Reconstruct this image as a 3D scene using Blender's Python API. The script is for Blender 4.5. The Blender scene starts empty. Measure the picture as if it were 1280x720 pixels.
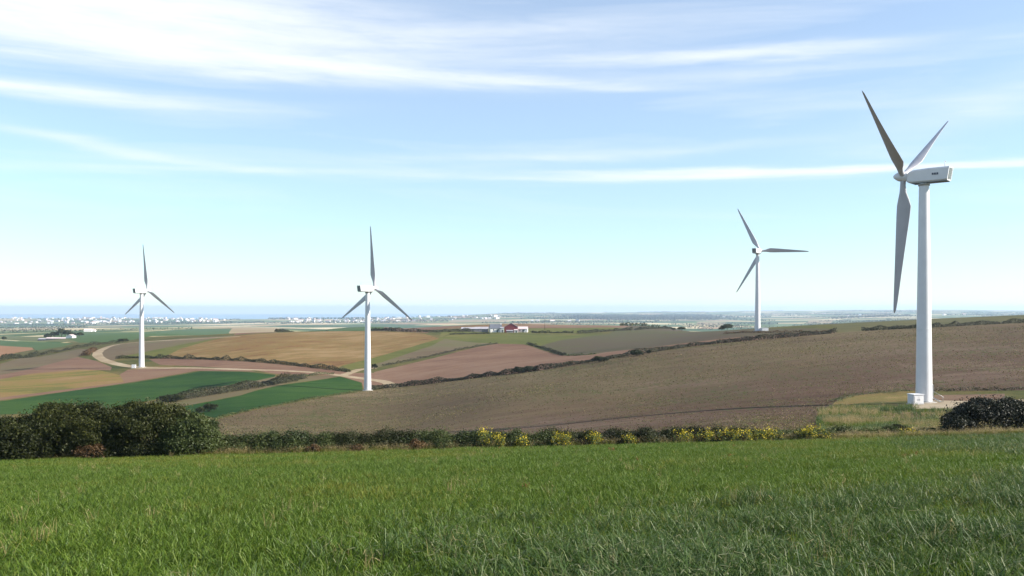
import bpy, bmesh, math, random
import numpy as np
from mathutils import Vector, Matrix
from mathutils.geometry import delaunay_2d_cdt

R = math.radians
SC = bpy.context.scene
COL = SC.collection

# ------------------------------------------------------------------ camera, sky, sun, exposure
F, U0, V0 = 1108.0, 640.0, 386.0          # focal length in px of a 1280 px wide frame, eye level row
cd = bpy.data.cameras.new('camera'); cam = bpy.data.objects.new('camera', cd); COL.objects.link(cam)
cd.sensor_fit = 'HORIZONTAL'; cd.sensor_width = 36.0; cd.lens = 36.0 * F / 1280.0
cd.shift_y = (V0 - 360.0) / 1280.0
cd.clip_start = 0.1; cd.clip_end = 80000
cam.location = (0, 0, 0); cam.rotation_euler = (R(90), 0, 0)
SC.camera = cam

SUN_AZ, SUN_EL = R(99), R(30)             # azimuth clockwise from the view direction (+Y)
world = bpy.data.worlds.new('World'); SC.world = world; world.use_nodes = True
wn, wl = world.node_tree.nodes, world.node_tree.links
wn.clear()


def N(nodes, typ, **kw):
    n = nodes.new(typ)
    for k, v in kw.items():
        setattr(n, k, v)
    return n


def build_sky():
    out = N(wn, 'ShaderNodeOutputWorld'); bg = N(wn, 'ShaderNodeBackground')
    sky = N(wn, 'ShaderNodeTexSky', sky_type='NISHITA', sun_disc=False, sun_elevation=SUN_EL,
            sun_rotation=SUN_AZ, altitude=140.0, air_density=1.0, dust_density=0.1, ozone_density=2.0)
    bg.inputs['Strength'].default_value = 0.076
    tc = N(wn, 'ShaderNodeTexCoord'); sx = N(wn, 'ShaderNodeSeparateXYZ')
    wl.new(tc.outputs['Generated'], sx.inputs[0])

    def m(op, a, b=None, c=None, clamp=False):
        n = N(wn, 'ShaderNodeMath', operation=op, use_clamp=clamp)
        for i, s in enumerate((a, b, c)):
            if s is None: continue
            if isinstance(s, (int, float)): n.inputs[i].default_value = s
            else: wl.new(s, n.inputs[i])
        return n.outputs[0]
    az = m('ARCTAN2', sx.outputs[0], sx.outputs[1])                # azimuth, radians
    zz = m('MAXIMUM', sx.outputs[2], -0.02)
    el = m('ARCSINE', zz)                                          # elevation, radians
    # thin cirrus drawn out along the wind, everywhere in the sky
    cv = N(wn, 'ShaderNodeCombineXYZ')
    sl = m('MULTIPLY_ADD', az, 0.02, el)
    wl.new(m('MULTIPLY', az, 2.2), cv.inputs[0]); wl.new(m('MULTIPLY', sl, 26.0), cv.inputs[1])
    n1 = N(wn, 'ShaderNodeTexNoise'); n1.inputs['Scale'].default_value = 1.0
    n1.inputs['Detail'].default_value = 7; n1.inputs['Roughness'].default_value = 0.55; n1.inputs['Distortion'].default_value = 0.5
    wl.new(cv.outputs[0], n1.inputs['Vector'])
    cv2 = N(wn, 'ShaderNodeCombineXYZ')
    wl.new(m('MULTIPLY', az, 9.0), cv2.inputs[0]); wl.new(m('MULTIPLY', sl, 75.0), cv2.inputs[1])
    n2 = N(wn, 'ShaderNodeTexNoise'); n2.inputs['Scale'].default_value = 1.0
    n2.inputs['Detail'].default_value = 9; n2.inputs['Roughness'].default_value = 0.66; n2.inputs['Distortion'].default_value = 0.3
    wl.new(cv2.outputs[0], n2.inputs['Vector'])
    gen = m('MULTIPLY', m('SUBTRACT', n1.outputs[0], 0.50, clamp=True), 1.3)
    gen = m('MULTIPLY', gen, m('MULTIPLY_ADD', n2.outputs[0], 1.4, 0.25))
    gen = m('MULTIPLY', gen, m('MULTIPLY', m('SUBTRACT', el, 0.03), 7.0, clamp=True))
    total = m('ADD', gen, 0.26)                                     # a thin even veil
    # the longer streaks: (azimuth deg, elevation deg, half length deg, half height deg, slope, strength)
    streaks = [(-28, 17.3, 17, 1.7, -0.02, 2.4), (-22, 15.2, 18, 0.8, -0.03, 1.4), (-6, 14.9, 14, 0.28, -0.07, 0.75),
               (-31, 12.4, 11, 0.36, 0.0, 1.4), (-26, 19.2, 12, 1.2, 0.0, 0.5), (-24, 9.4, 9, 0.3, -0.10, 0.5), (-17, 8.5, 16, 0.28, 0.03, 0.4),
               (13, 15.6, 10, 0.36, -0.02, 1.0), (16, 14.4, 12, 0.35, 0.0, 0.3), (14, 8.35, 12, 0.24, -0.01, 1.3),
               (27, 8.15, 14, 0.22, 0.0, 1.3), (4, 9.8, 12, 0.35, 0.02, 0.4), (30, 18.8, 7, 0.35, -0.02, 0.5),
               (28, 11.5, 7, 1.2, 0.2, 0.3), (-2, 17.4, 8, 0.4, 0.1, 0.35), (-58, 20, 20, 1.8, 0.05, 0.6), (62, 14, 20, 1.2, -0.03, 0.5), (5, 26, 30, 1.8, 0.02, 0.4)]
    wob = m('MULTIPLY', m('SUBTRACT', n1.outputs[0], 0.5), 0.035)
    brk = m('MULTIPLY_ADD', n2.outputs[0], 1.7, -0.1)
    for (a, e, la, le, s, k) in streaks:
        da = m('SUBTRACT', az, R(a))
        de = m('SUBTRACT', m('ADD', el, wob), m('MULTIPLY_ADD', da, s, R(e)))
        g = m('ADD', m('POWER', m('ABSOLUTE', m('DIVIDE', da, R(la))), 2.0),
              m('POWER', m('ABSOLUTE', m('DIVIDE', de, R(le))), 2.0))
        g = m('EXPONENT', m('MULTIPLY', g, -1.0))
        total = m('MULTIPLY_ADD', m('MULTIPLY', g, brk), k, total)
    cover = m('SUBTRACT', 1.0, m('EXPONENT', m('MULTIPLY', total, -1.15)), clamp=True)
    cm = N(wn, 'ShaderNodeMix', data_type='RGBA')
    wb = N(wn, 'ShaderNodeMix', data_type='RGBA', blend_type='MULTIPLY'); wb.inputs[0].default_value = 1.0      # camera white balance of the blue
    wl.new(sky.outputs[0], wb.inputs[6]); wb.inputs[7].default_value = (0.80, 1.01, 1.13, 1)
    wl.new(cover, cm.inputs[0]); wl.new(wb.outputs[2], cm.inputs[6])
    cm.inputs[7].default_value = (6.3, 6.5, 6.7, 1)
    wl.new(cm.outputs[2], bg.inputs['Color']); wl.new(bg.outputs[0], out.inputs[0])


build_sky()
world.cycles.sampling_method = 'MANUAL'; world.cycles.sample_map_resolution = 256

sd = bpy.data.lights.new('sun', 'SUN'); sun = bpy.data.objects.new('sun', sd); COL.objects.link(sun)
sd.energy = 5.0; sd.angle = R(0.53); sd.color = (1.0, 0.92, 0.80)
sdir = Vector((math.cos(SUN_EL) * math.sin(SUN_AZ), math.cos(SUN_EL) * math.cos(SUN_AZ), math.sin(SUN_EL)))
sun.rotation_euler = sdir.to_track_quat('Z', 'Y').to_euler()
sun.location = (60, -20, 80)

vs = SC.view_settings
vs.view_transform = 'Standard'; vs.look = 'None'; vs.gamma = 1.0; vs.use_curve_mapping = False
vs.exposure = 1.22
SC.cycles.max_bounces = 6; SC.cycles.diffuse_bounces = 3; SC.cycles.transmission_bounces = 4
SC.cycles.volume_bounces = 0; SC.cycles.use_denoising = True
SC.cycles.sample_clamp_indirect = 8.0

# ------------------------------------------------------------------ helpers
rng = np.random.default_rng(7)
random.seed(7)


def tag(o, label=None, cat=None, group=None, kind=None):
    if label: o['label'] = label
    if cat: o['category'] = cat
    if group: o['group'] = group
    if kind: o['kind'] = kind
    return o


def obj(name, mesh, mat=None, parent=None, loc=None):
    o = bpy.data.objects.new(name, mesh); COL.objects.link(o)
    if mat is not None:
        for mm in (mat if isinstance(mat, (list, tuple)) else [mat]):
            if len(mesh.materials) == 0 or mm.name not in [q.name for q in mesh.materials if q]:
                mesh.materials.append(mm)
    if parent is not None: o.parent = parent
    if loc is not None: o.location = loc
    return o


def empty(name, loc, rz=0.0):
    o = bpy.data.objects.new(name, None); COL.objects.link(o)
    o.empty_display_size = 0.5
    o.location = loc; o.rotation_euler = (0, 0, rz)
    return o


def mesh_np(name, verts, faces, smooth=False):
    """verts (n,3), faces (m,k) arrays of one face size"""
    me = bpy.data.meshes.new(name)
    verts = np.asarray(verts, np.float32); faces = np.asarray(faces, np.int32)
    k = faces.shape[1]
    me.vertices.add(len(verts)); me.vertices.foreach_set('co', verts.ravel())
    me.loops.add(faces.size); me.loops.foreach_set('vertex_index', faces.ravel())
    me.polygons.add(len(faces))
    me.polygons.foreach_set('loop_start', np.arange(0, faces.size, k, dtype=np.int32))
    me.polygons.foreach_set('loop_total', np.full(len(faces), k, np.int32))
    if smooth: me.polygons.foreach_set('use_smooth', np.ones(len(faces), bool))
    me.update(calc_edges=True)
    return me


def bm_mesh(name, bm, smooth=False):
    me = bpy.data.meshes.new(name); bmesh.ops.recalc_face_normals(bm, faces=bm.faces)
    bm.to_mesh(me); bm.free()
    if smooth:
        for p in me.polygons: p.use_smooth = True
    return me


def bx(bm, x0, x1, y0, y1, z0, z1, mi=0, bev=0.0):
    vs_ = [bm.verts.new(p) for p in ((x0, y0, z0), (x1, y0, z0), (x1, y1, z0), (x0, y1, z0), (x0, y0, z1), (x1, y0, z1), (x1, y1, z1), (x0, y1, z1))]
    fs = []
    for q in ((3, 2, 1, 0), (4, 5, 6, 7), (0, 1, 5, 4), (1, 2, 6, 5), (2, 3, 7, 6), (3, 0, 4, 7)):
        f = bm.faces.new([vs_[i] for i in q]); f.material_index = mi; fs.append(f)
    if bev:
        es = list({e for f in fs for e in f.edges})
        bmesh.ops.bevel(bm, geom=es, offset=bev, segments=2, affect='EDGES', clamp_overlap=True)
    return fs


def tube(bm, pts, rads, seg=8, caps=True, mi=0):
    rings = []
    n = len(pts)
    for i, (p, r) in enumerate(zip(pts, rads)):
        p = Vector(p)
        t = (Vector(pts[min(i + 1, n - 1)]) - Vector(pts[max(i - 1, 0)])).normalized()
        a = Vector((0, 0, 1)) if abs(t.z) < 0.9 else Vector((1, 0, 0))
        x = t.cross(a).normalized(); y = t.cross(x).normalized()
        rings.append([bm.verts.new(p + (x * math.cos(2 * math.pi * k / seg) + y * math.sin(2 * math.pi * k / seg)) * r) for k in range(seg)])
    for i in range(n - 1):
        for k in range(seg):
            f = bm.faces.new((rings[i][k], rings[i][(k + 1) % seg], rings[i + 1][(k + 1) % seg], rings[i + 1][k])); f.material_index = mi; f.smooth = True
    if caps:
        for ring in (rings[0], rings[-1]):
            f = bm.faces.new(ring); f.material_index = mi
    return rings


# ------------------------------------------------------------------ materials
def new_mat(name):
    m = bpy.data.materials.new(name); m.use_nodes = True
    nt = m.node_tree; nt.nodes.clear()
    return m, nt.nodes, nt.links


def rgb(c): return (c[0], c[1], c[2], 1.0)


def ramp(nodes, stops):
    r = N(nodes, 'ShaderNodeValToRGB')
    el = r.color_ramp.elements
    while len(el) > 1: el.remove(el[-1])
    el[0].position = stops[0][0]; el[0].color = rgb(stops[0][1])
    for p, c in stops[1:]:
        e = el.new(p); e.color = rgb(c)
    return r


def plain_mat(name, c, rough=0.6, c2=None, scale=3.0, bump=0.0, metal=0.0):
    m, n, l = new_mat(name)
    o = N(n, 'ShaderNodeOutputMaterial'); p = N(n, 'ShaderNodeBsdfPrincipled')
    p.inputs['Roughness'].default_value = rough; p.inputs['Metallic'].default_value = metal
    l.new(p.outputs[0], o.inputs[0])
    tc = N(n, 'ShaderNodeTexCoord'); no = N(n, 'ShaderNodeTexNoise')
    no.inputs['Scale'].default_value = scale; no.inputs['Detail'].default_value = 6
    l.new(tc.outputs['Object'], no.inputs['Vector'])
    c2 = c2 or tuple(v * 0.88 for v in c)
    r = ramp(n, [(0.3, c2), (0.65, c)])
    l.new(no.outputs[0], r.inputs[0]); l.new(r.outputs[0], p.inputs['Base Color'])
    if bump:
        b = N(n, 'ShaderNodeBump'); b.inputs['Strength'].default_value = bump; b.inputs['Distance'].default_value = 0.02
        l.new(no.outputs[0], b.inputs['Height']); l.new(b.outputs[0], p.inputs['Normal'])
    return m


def leaf_mat(name, stops, trans=0.3, rough=0.55, clump=None):
    """colour from the per-leaf 'tint' attribute, with some leaf translucency"""
    m, n, l = new_mat(name)
    o = N(n, 'ShaderNodeOutputMaterial'); at = N(n, 'ShaderNodeAttribute', attribute_name='tint')
    r = ramp(n, stops); l.new(at.outputs['Fac'], r.inputs[0])
    p = N(n, 'ShaderNodeBsdfPrincipled'); p.inputs['Roughness'].default_value = rough
    p.inputs['Specular IOR Level'].default_value = 0.25
    t = N(n, 'ShaderNodeBsdfTranslucent'); mx = N(n, 'ShaderNodeMixShader'); mx.inputs[0].default_value = trans
    l.new(r.outputs[0], p.inputs['Base Color']); l.new(r.outputs[0], t.inputs['Color'])
    l.new(p.outputs[0], mx.inputs[1]); l.new(t.outputs[0], mx.inputs[2]); l.new(mx.outputs[0], o.inputs[0])
    return m


ALB = 0.60                                                         # one scale for all soil and crop albedos


def field_mat(name, cols, big=0.02, mid=0.25, fine=2.5, rows=None, row_amt=0.25, bump=0.25, speck=None, second=None):
    """a field: large patches + middle mottling + fine grain, optional drill rows (angle deg, spacing m), optional specks of another colour"""
    m, n, l = new_mat(name)
    o = N(n, 'ShaderNodeOutputMaterial'); p = N(n, 'ShaderNodeBsdfPrincipled')
    p.inputs['Roughness'].default_value = 0.95; p.inputs['Specular IOR Level'].default_value = 0.1
    l.new(p.outputs[0], o.inputs[0])
    tc = N(n, 'ShaderNodeTexCoord')

    def noise(scale, det=5, vec=None, rough=0.6):
        q = N(n, 'ShaderNodeTexNoise'); q.inputs['Scale'].default_value = scale; q.inputs['Detail'].default_value = det
        q.inputs['Roughness'].default_value = rough
        l.new(vec if vec is not None else tc.outputs['Object'], q.inputs['Vector']); return q.outputs[0]

    def mth(op, a, b, c=None):
        q = N(n, 'ShaderNodeMath', operation=op)
        for i, s in enumerate((a, b, c)):
            if s is None: continue
            if isinstance(s, (int, float)): q.inputs[i].default_value = s
            else: l.new(s, q.inputs[i])
        return q.outputs[0]
    a, b, c = noise(big, 4), noise(mid, 5), noise(fine, 5, rough=0.7)
    fac = mth('ADD', mth('MULTIPLY', a, 0.55), mth('ADD', mth('MULTIPLY', b, 0.25), mth('MULTIPLY', c, 0.2)))
    height = c
    if rows:
        mp = N(n, 'ShaderNodeMapping'); mp.inputs['Rotation'].default_value = (0, 0, R(rows[0]))
        l.new(tc.outputs['Object'], mp.inputs['Vector'])
        mp2 = N(n, 'ShaderNodeMapping'); mp2.inputs['Scale'].default_value = (1.0 / rows[1], 0.02, 0.0)
        l.new(mp.outputs[0], mp2.inputs['Vector'])
        rn = noise(1.0, 5, mp2.outputs[0], 0.65)
        fac = mth('MULTIPLY_ADD', mth('SUBTRACT', rn, 0.5), row_amt * 2, fac)
    cols = [tuple(q * ALB for q in cc) for cc in cols]
    k = len(cols)
    r = ramp(n, [(0.40 + 0.20 * i / (k - 1), cc) for i, cc in enumerate(cols)])
    l.new(fac, r.inputs[0])
    colour = r.outputs[0]
    if second:                                                     # heavier, redder soil low down and to the east, ragged border
        r2 = ramp(n, [(0.40 + 0.20 * i / (len(second) - 1), tuple(q * ALB for q in cc)) for i, cc in enumerate(second)]); l.new(fac, r2.inputs[0])
        sp = N(n, 'ShaderNodeSeparateXYZ'); l.new(tc.outputs['Object'], sp.inputs[0])
        e = mth('MULTIPLY_ADD', sp.outputs[1], -1 / 230.0, mth('MULTIPLY_ADD', sp.outputs[0], 1 / 260.0, 1.08))
        e = mth('MULTIPLY_ADD', mth('SUBTRACT', b, 0.5), 1.0, mth('MULTIPLY_ADD', mth('SUBTRACT', a, 0.5), 0.8, e))
        er = ramp(n, [(0.22, (0, 0, 0)), (0.55, (1, 1, 1))]); l.new(e, er.inputs[0])
        mq = N(n, 'ShaderNodeMix', data_type='RGBA'); l.new(er.outputs[0], mq.inputs[0]); l.new(colour, mq.inputs[6]); l.new(r2.outputs[0], mq.inputs[7]); colour = mq.outputs[2]
    if speck:
        sc, thr, sc_col, cluster = speck
        s = noise(sc, 3, rough=0.75); s2 = noise(cluster, 3)
        sm = mth('MULTIPLY_ADD', s2, 0.35, s)
        sr = ramp(n, [(thr, (0, 0, 0)), (thr + 0.06, (1, 1, 1))]); l.new(sm, sr.inputs[0])
        mx = N(n, 'ShaderNodeMix', data_type='RGBA'); l.new(sr.outputs[0], mx.inputs[0]); l.new(colour, mx.inputs[6]); mx.inputs[7].default_value = rgb([q * ALB for q in sc_col])
        colour = mx.outputs[2]
    l.new(colour, p.inputs['Base Color'])
    if bump:
        bn = N(n, 'ShaderNodeBump'); bn.inputs['Strength'].default_value = bump; bn.inputs['Distance'].default_value = 0.25
        l.new(height, bn.inputs['Height']); l.new(bn.outputs[0], p.inputs['Normal'])
    return m


# ------------------------------------------------------------------ the lie of the land
def zz(v, d): return -(v - V0) / F * d


def plane(x, y): return -1.65 - 0.128 * y + 0.025 * x


def Pz(u, d): return plane((u - U0) / F * d, d)


# per image column: (distance, height as ('v', row) or a plain z)
prof = {
    0: [(75, -13.3), (120, -21), (180, -27.5), (250, 'v', 520), (300, 'v', 500), (350, 'v', 483), (400, 'v', 470), (470, 'v', 456), (520, 'v', 450),
        (600, -36), (700, 'v', 446), (850, 'v', 438), (1050, 'v', 431), (1400, 'v', 424), (1900, 'v', 419), (2600, 'v', 415), (3600, 'v', 412),
        (5000, 'v', 409), (6500, 'v', 405), (7600, 'v', 401), (8800, 'v', 398), (10000, -140), (11500, -158), (26000, -159)],
    180: [(75, -12.6), (120, -19.5), (180, -26.5), (240, -30.2), (285, 'v', 507), (340, 'v', 484), (423, 'v', 459), (470, 'v', 449), (540, 'v', 437), (640, 'v', 427),
          (720, -25), (1000, 'v', 418.5), (1500, 'v', 416), (2200, 'v', 413), (3200, 'v', 410.5), (4500, 'v', 408), (6000, 'v', 405), (7500, 'v', 401), (8600, 'v', 398),
          (9800, -138), (11500, -158), (26000, -159)],
    330: [(75, -12.2), (120, -18.6), (170, -24.5), (230, 'v', 527), (262, 'v', 511), (315, 'v', 486), (340, 'v', 478), (390, 'v', 463), (430, 'v', 452), (510, 'v', 435),
          (600, 'v', 422), (680, 'v', 416), (800, -22), (1200, -38), (2500, 'v', 411), (3500, 'v', 409.5), (5000, 'v', 406), (6500, 'v', 402.5), (7600, 'v', 399), (9000, -125),
          (11000, -158), (26000, -159)],
    460: [(75, -11.8), (120, -17.8), (160, -23.0), (210, 'v', 535), (260, 'v', 512), (324, 'v', 488), (365, 'v', 474), (400, 'v', 462), (480, 'v', 446), (560, 'v', 433),
          (640, 'v', 421), (720, 'v', 413.5), (800, -21), (1000, -28), (1500, 'v', 408.5), (2500, -75), (5000, 'v', 405), (6500, 'v', 402), (8000, 'v', 398), (10000, -130),
          (12000, -158), (26000, -159)],
    640: [(70, -11), (110, -16.2), (153, 'v', 534), (200, 'v', 508), (260, 'v', 485), (320, 'v', 467), (420, 'v', 448), (520, 'v', 432), (600, 'v', 424), (700, 'v', 416.5),
          (800, 'v', 411.5), (950, 'v', 407), (1150, 'v', 405), (1700, -58), (3000, -80), (4500, -76), (6500, 'v', 399), (9000, 'v', 394.5), (12000, 'v', 391.5), (16000, -110), (20000, -158), (26000, -159)],
    800: [(70, -10.6), (110, -15), (149, 'v', 519), (200, 'v', 495), (260, 'v', 467), (320, 'v', 444), (400, 'v', 434), (480, 'v', 428), (600, 'v', 420), (720, 'v', 413.5),
          (850, 'v', 410), (1000, 'v', 407.5), (1300, -33), (2500, -68), (5000, 'v', 403.5), (7000, 'v', 399), (10000, 'v', 394), (13000, 'v', 390.3), (17000, -120), (20000, -158), (26000, -159)],
    947: [(70, -10.2), (110, -13.6), (145, 'v', 508.5), (200, 'v', 478), (260, 'v', 450), (320, 'v', 430), (345, 'v', 425), (403, 'v', 414), (470, 'v', 411.3), (600, 'v', 410.3),
          (900, -30), (2500, -70), (5000, 'v', 404), (8000, 'v', 397), (11000, 'v', 392), (14000, 'v', 388.8), (17000, -120), (20000, -158), (26000, -159)],
    1155: [(75, -10.2), (100, -12.5), (125, -14.2), (140, 'v', 503), (160, 'v', 491), (200, 'v', 466), (260, 'v', 437), (320, 'v', 416), (350, 'v', 410), (420, 'v', 404.5), (500, 'v', 400.5),
           (560, 'v', 399), (700, -14), (2000, -65), (4500, 'v', 400.5), (7500, 'v', 394), (11000, 'v', 389.5), (14000, 'v', 387.3), (17000, -120), (20000, -158), (26000, -159)],
    1280: [(75, -9.6), (100, -11.6), (140, 'v', 496), (200, 'v', 462), (260, 'v', 432), (320, 'v', 411), (350, 'v', 406), (400, 'v', 402), (480, 'v', 396.8), (560, 'v', 393.5),
           (700, -11), (2000, -60), (4500, -62), (7500, 'v', 394.5), (11000, 'v', 390.5), (14000, 'v', 388), (17000, -120), (20000, -158), (26000, -159)],
}


def pchip(x, y, xq):
    """monotone cubic; y may be (n,) or (n,m)"""
    x = np.asarray(x, float); y = np.asarray(y, float); xq = np.asarray(xq, float)
    y2 = y[:, None] if y.ndim == 1 else y
    h = np.diff(x)[:, None]; dl = np.diff(y2, axis=0) / h
    dd = np.zeros_like(y2)
    w1 = 2 * h[1:] + h[:-1]; w2 = h[1:] + 2 * h[:-1]
    ok = dl[1:] * dl[:-1] > 0
    with np.errstate(all='ignore'):
        hm = (w1 + w2) / (w1 / dl[:-1] + w2 / dl[1:])
    dd[1:-1] = np.where(ok, np.nan_to_num(hm), 0)
    dd[0] = dl[0]; dd[-1] = dl[-1]
    i = np.clip(np.searchsorted(x, xq) - 1, 0, len(x) - 2)
    t = ((xq - x[i]) / (x[i + 1] - x[i]))[:, None]; hh = h[i]
    r = (1 + 2 * t) * (1 - t) ** 2 * y2[i] + t * (1 - t) ** 2 * hh * dd[i] + t * t * (3 - 2 * t) * y2[i + 1] + t * t * (t - 1) * hh * dd[i + 1]
    return r[:, 0] if y.ndim == 1 else r


LQ = np.linspace(math.log(4), math.log(26000), 900)
cu = sorted(prof); zc = []
for u in cu:
    ds = [4, 8, 14, 22, 30, 38, 46, 54]; zs = [Pz(u, d) for d in ds]
    for e in prof[u]:
        ds.append(e[0]); zs.append(zz(e[2], e[0]) if len(e) == 3 else e[1])
    zc.append(pchip(np.log(ds), zs, LQ))
zc = np.array(zc)
TQ = np.linspace((0 - U0) / F - 0.02, (1280 - U0) / F + 0.02, 400)
tu = np.array([(u - U0) / F for u in cu])
ZT = pchip(tu, zc, np.clip(TQ, tu[0], tu[-1]))                     # (400, 900)


def ground(x, y):
    x = np.asarray(x, float); y = np.asarray(y, float)
    d = np.maximum(y, 4.0); t = x / d; ld = np.log(d)
    a = np.clip((t - TQ[0]) / (TQ[1] - TQ[0]), 0, len(TQ) - 1.001); b = np.clip((ld - LQ[0]) / (LQ[1] - LQ[0]), 0, len(LQ) - 1.001)
    i = a.astype(int); j = b.astype(int); fa = a - i; fb = b - j
    z = (ZT[i, j] * (1 - fa) + ZT[i + 1, j] * fa) * (1 - fb) + (ZT[i, j + 1] * (1 - fa) + ZT[i + 1, j + 1] * fa) * fb
    k = np.clip((y - 50) / 8, 0, 1); k = k * k * (3 - 2 * k)
    return plane(x, y) * (1 - k) + z * k


def gz(x, y): return float(ground(np.array([x]), np.array([y]))[0])


DSC = np.exp(np.linspace(math.log(66), math.log(16000), 6000))


def depth_at(u, v, dmin=66.0):
    """distance of the first ground seen along that bearing at that angle below eye level"""
    t = (u - U0) / F
    ds = DSC[DSC >= dmin]
    vv = V0 - ground(t * ds, ds) / ds * F
    k = np.nonzero(vv <= v)[0]
    return float(ds[k[0]]) if len(k) else float(ds[-1])


def TL(p):
    """outline vertex (u, v) or (u, 0, distance) -> (bearing, log distance)"""
    t = (p[0] - U0) / F
    d = p[2] if len(p) == 3 else depth_at(p[0], p[1])
    return (t, math.log(d))


def W(p):
    t, ld = TL(p); d = math.exp(ld)
    return (t * d, d)


def densify(pts, step, closed=False):
    out = []
    n = len(pts)
    for i in range(n if closed else n - 1):
        a = np.array(pts[i]); b = np.array(pts[(i + 1) % n])
        k = max(1, int(np.ceil(np.abs(b - a).max() / step)))
        for j in range(k): out.append(tuple(a + (b - a) * j / k))
    if not closed: out.append(tuple(pts[-1]))
    return out


def smooth_line(pts, it=2):
    p = [np.array(q, float) for q in pts]
    for _ in range(it):
        q = [p[0]]
        for a, b in zip(p[:-1], p[1:]):
            q += [a * 0.75 + b * 0.25, a * 0.25 + b * 0.75]
        q.append(p[-1]); p = q
    return p


def ribbon(pixels, width):
    """outline of a track of given width in metres"""
    w = smooth_line([W(p) for p in pixels], 2)
    L, Rr = [], []
    for i in range(len(w)):
        t = w[min(i + 1, len(w) - 1)] - w[max(i - 1, 0)]; t = t / (np.linalg.norm(t) + 1e-9); nrm = np.array([-t[1], t[0]])
        ww = width * (0.9 + 0.2 * random.random())
        L.append(w[i] + nrm * ww / 2); Rr.append(w[i] - nrm * ww / 2)
    return [(q[0] / q[1], math.log(q[1])) for q in L + Rr[::-1]]


BROWN_TOP = [(268, 526), (300, 516.5), (380, 501), (456, 489), (490, 484), (560, 476.5), (650, 466), (700, 459.5), (800, 443), (850, 434.5), (947, 425), (1045, 416.3)]
RIGHT_TOP = [(1060, 415), (1078, 413.5), (1160, 409.5), (1280, 403.5), (1480, 0, 352)]
soil = dict(cols=[(0.085, 0.058, 0.036), (0.14, 0.098, 0.062), (0.15, 0.125, 0.068), (0.21, 0.16, 0.1)])
M = {}
M['ploughed'] = field_mat('ploughed_soil', [(0.105, 0.073, 0.04), (0.145, 0.10, 0.056), (0.155, 0.117, 0.06), (0.21, 0.155, 0.09)], big=0.012, mid=0.09, fine=1.0, rows=(70, 5.0), row_amt=0.16,
                         bump=1.0, speck=(0.7, 0.73, (0.075, 0.09, 0.024), 0.03), second=[(0.072, 0.038, 0.026), (0.105, 0.06, 0.04), (0.125, 0.078, 0.052), (0.17, 0.115, 0.08)])
M['pink'] = field_mat('pink_soil', [(0.175, 0.095, 0.06), (0.225, 0.132, 0.085), (0.265, 0.17, 0.115)], big=0.01, mid=0.06, fine=0.7, rows=(40, 6), row_amt=0.16, bump=0.5)
M['tan'] = field_mat('tan_stubble', [(0.16, 0.085, 0.032), (0.235, 0.13, 0.045), (0.205, 0.145, 0.047), (0.275, 0.175, 0.07), (0.31, 0.21, 0.10)], big=0.008, mid=0.03, fine=0.6, rows=(25, 9), row_amt=0.3, bump=0.5)
M['crop'] = field_mat('green_crop', [(0.013, 0.052, 0.006), (0.024, 0.075, 0.010), (0.045, 0.10, 0.014)], big=0.012, mid=0.1, fine=1.0, rows=(70, 5), row_amt=0.2, bump=0.5)
M['pasture'] = field_mat('pasture', [(0.09, 0.1035, 0.018), (0.1215, 0.1305, 0.0243), (0.171, 0.153, 0.0405)], big=0.02, mid=0.12, fine=0.9)
M['hillgrass'] = field_mat('dry_hill_pasture', [(0.085, 0.085, 0.03), (0.11, 0.105, 0.038), (0.145, 0.125, 0.05)], big=0.02, mid=0.12, fine=0.9)
M['rough'] = field_mat('rough_grass', [(0.055, 0.075, 0.015), (0.11, 0.105, 0.027), (0.19, 0.14, 0.05)], big=0.045, mid=0.3, fine=2.2, bump=0.6)
M['greyfield'] = field_mat('grey_green_field', [(0.1075, 0.0774, 0.0533), (0.1032, 0.086, 0.0447), (0.0989, 0.1032, 0.0387)], big=0.008, mid=0.05, fine=0.7, rows=(80, 7), row_amt=0.14)
M['straw'] = field_mat('straw_field', [(0.15, 0.14, 0.035), (0.235, 0.185, 0.05), (0.27, 0.165, 0.065), (0.31, 0.215, 0.10)], big=0.012, mid=0.05, fine=0.6, rows=(60, 8), row_amt=0.3)
M['mauve'] = field_mat('mauve_soil', [(0.189, 0.105, 0.0681), (0.234, 0.1386, 0.0902), (0.252, 0.1638, 0.1025)], big=0.012, mid=0.06, fine=0.6, rows=(65, 7), row_amt=0.2)
M['drab'] = field_mat('drab_field', [(0.1496, 0.1056, 0.0616), (0.1716, 0.132, 0.0748), (0.154, 0.1408, 0.0616)], big=0.012, mid=0.06, fine=0.6, rows=(75, 8), row_amt=0.2)
M['farcrop'] = field_mat('far_green', [(0.065, 0.12, 0.035), (0.08, 0.14, 0.042), (0.095, 0.15, 0.05)], big=0.004, mid=0.02, fine=0.3)
M['farolive'] = field_mat('far_olive', [(0.12, 0.14, 0.05), (0.145, 0.16, 0.06), (0.18, 0.175, 0.075)], big=0.004, mid=0.02, fine=0.3)
M['farstraw'] = field_mat('far_straw', [(0.32, 0.24, 0.125), (0.38, 0.29, 0.155), (0.44, 0.35, 0.2)], big=0.004, mid=0.02, fine=0.3)
M['orange'] = field_mat('orange_soil', [(0.32, 0.165, 0.08), (0.37, 0.21, 0.105)], big=0.01, mid=0.05, fine=0.5)
M['track'] = field_mat('pale_track', [(0.33, 0.25, 0.15), (0.42, 0.33, 0.215), (0.50, 0.41, 0.28)], big=0.05, mid=0.4, fine=2.5)
M['gravel'] = field_mat('gravel_pad', [(0.36, 0.29, 0.20), (0.46, 0.38, 0.27), (0.52, 0.44, 0.33)], big=0.1, mid=0.6, fine=5.0)
M['dirt'] = field_mat('bare_dirt', [(0.15, 0.09, 0.055), (0.2, 0.125, 0.08), (0.25, 0.175, 0.115)], big=0.1, mid=0.6, fine=4.0)
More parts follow.
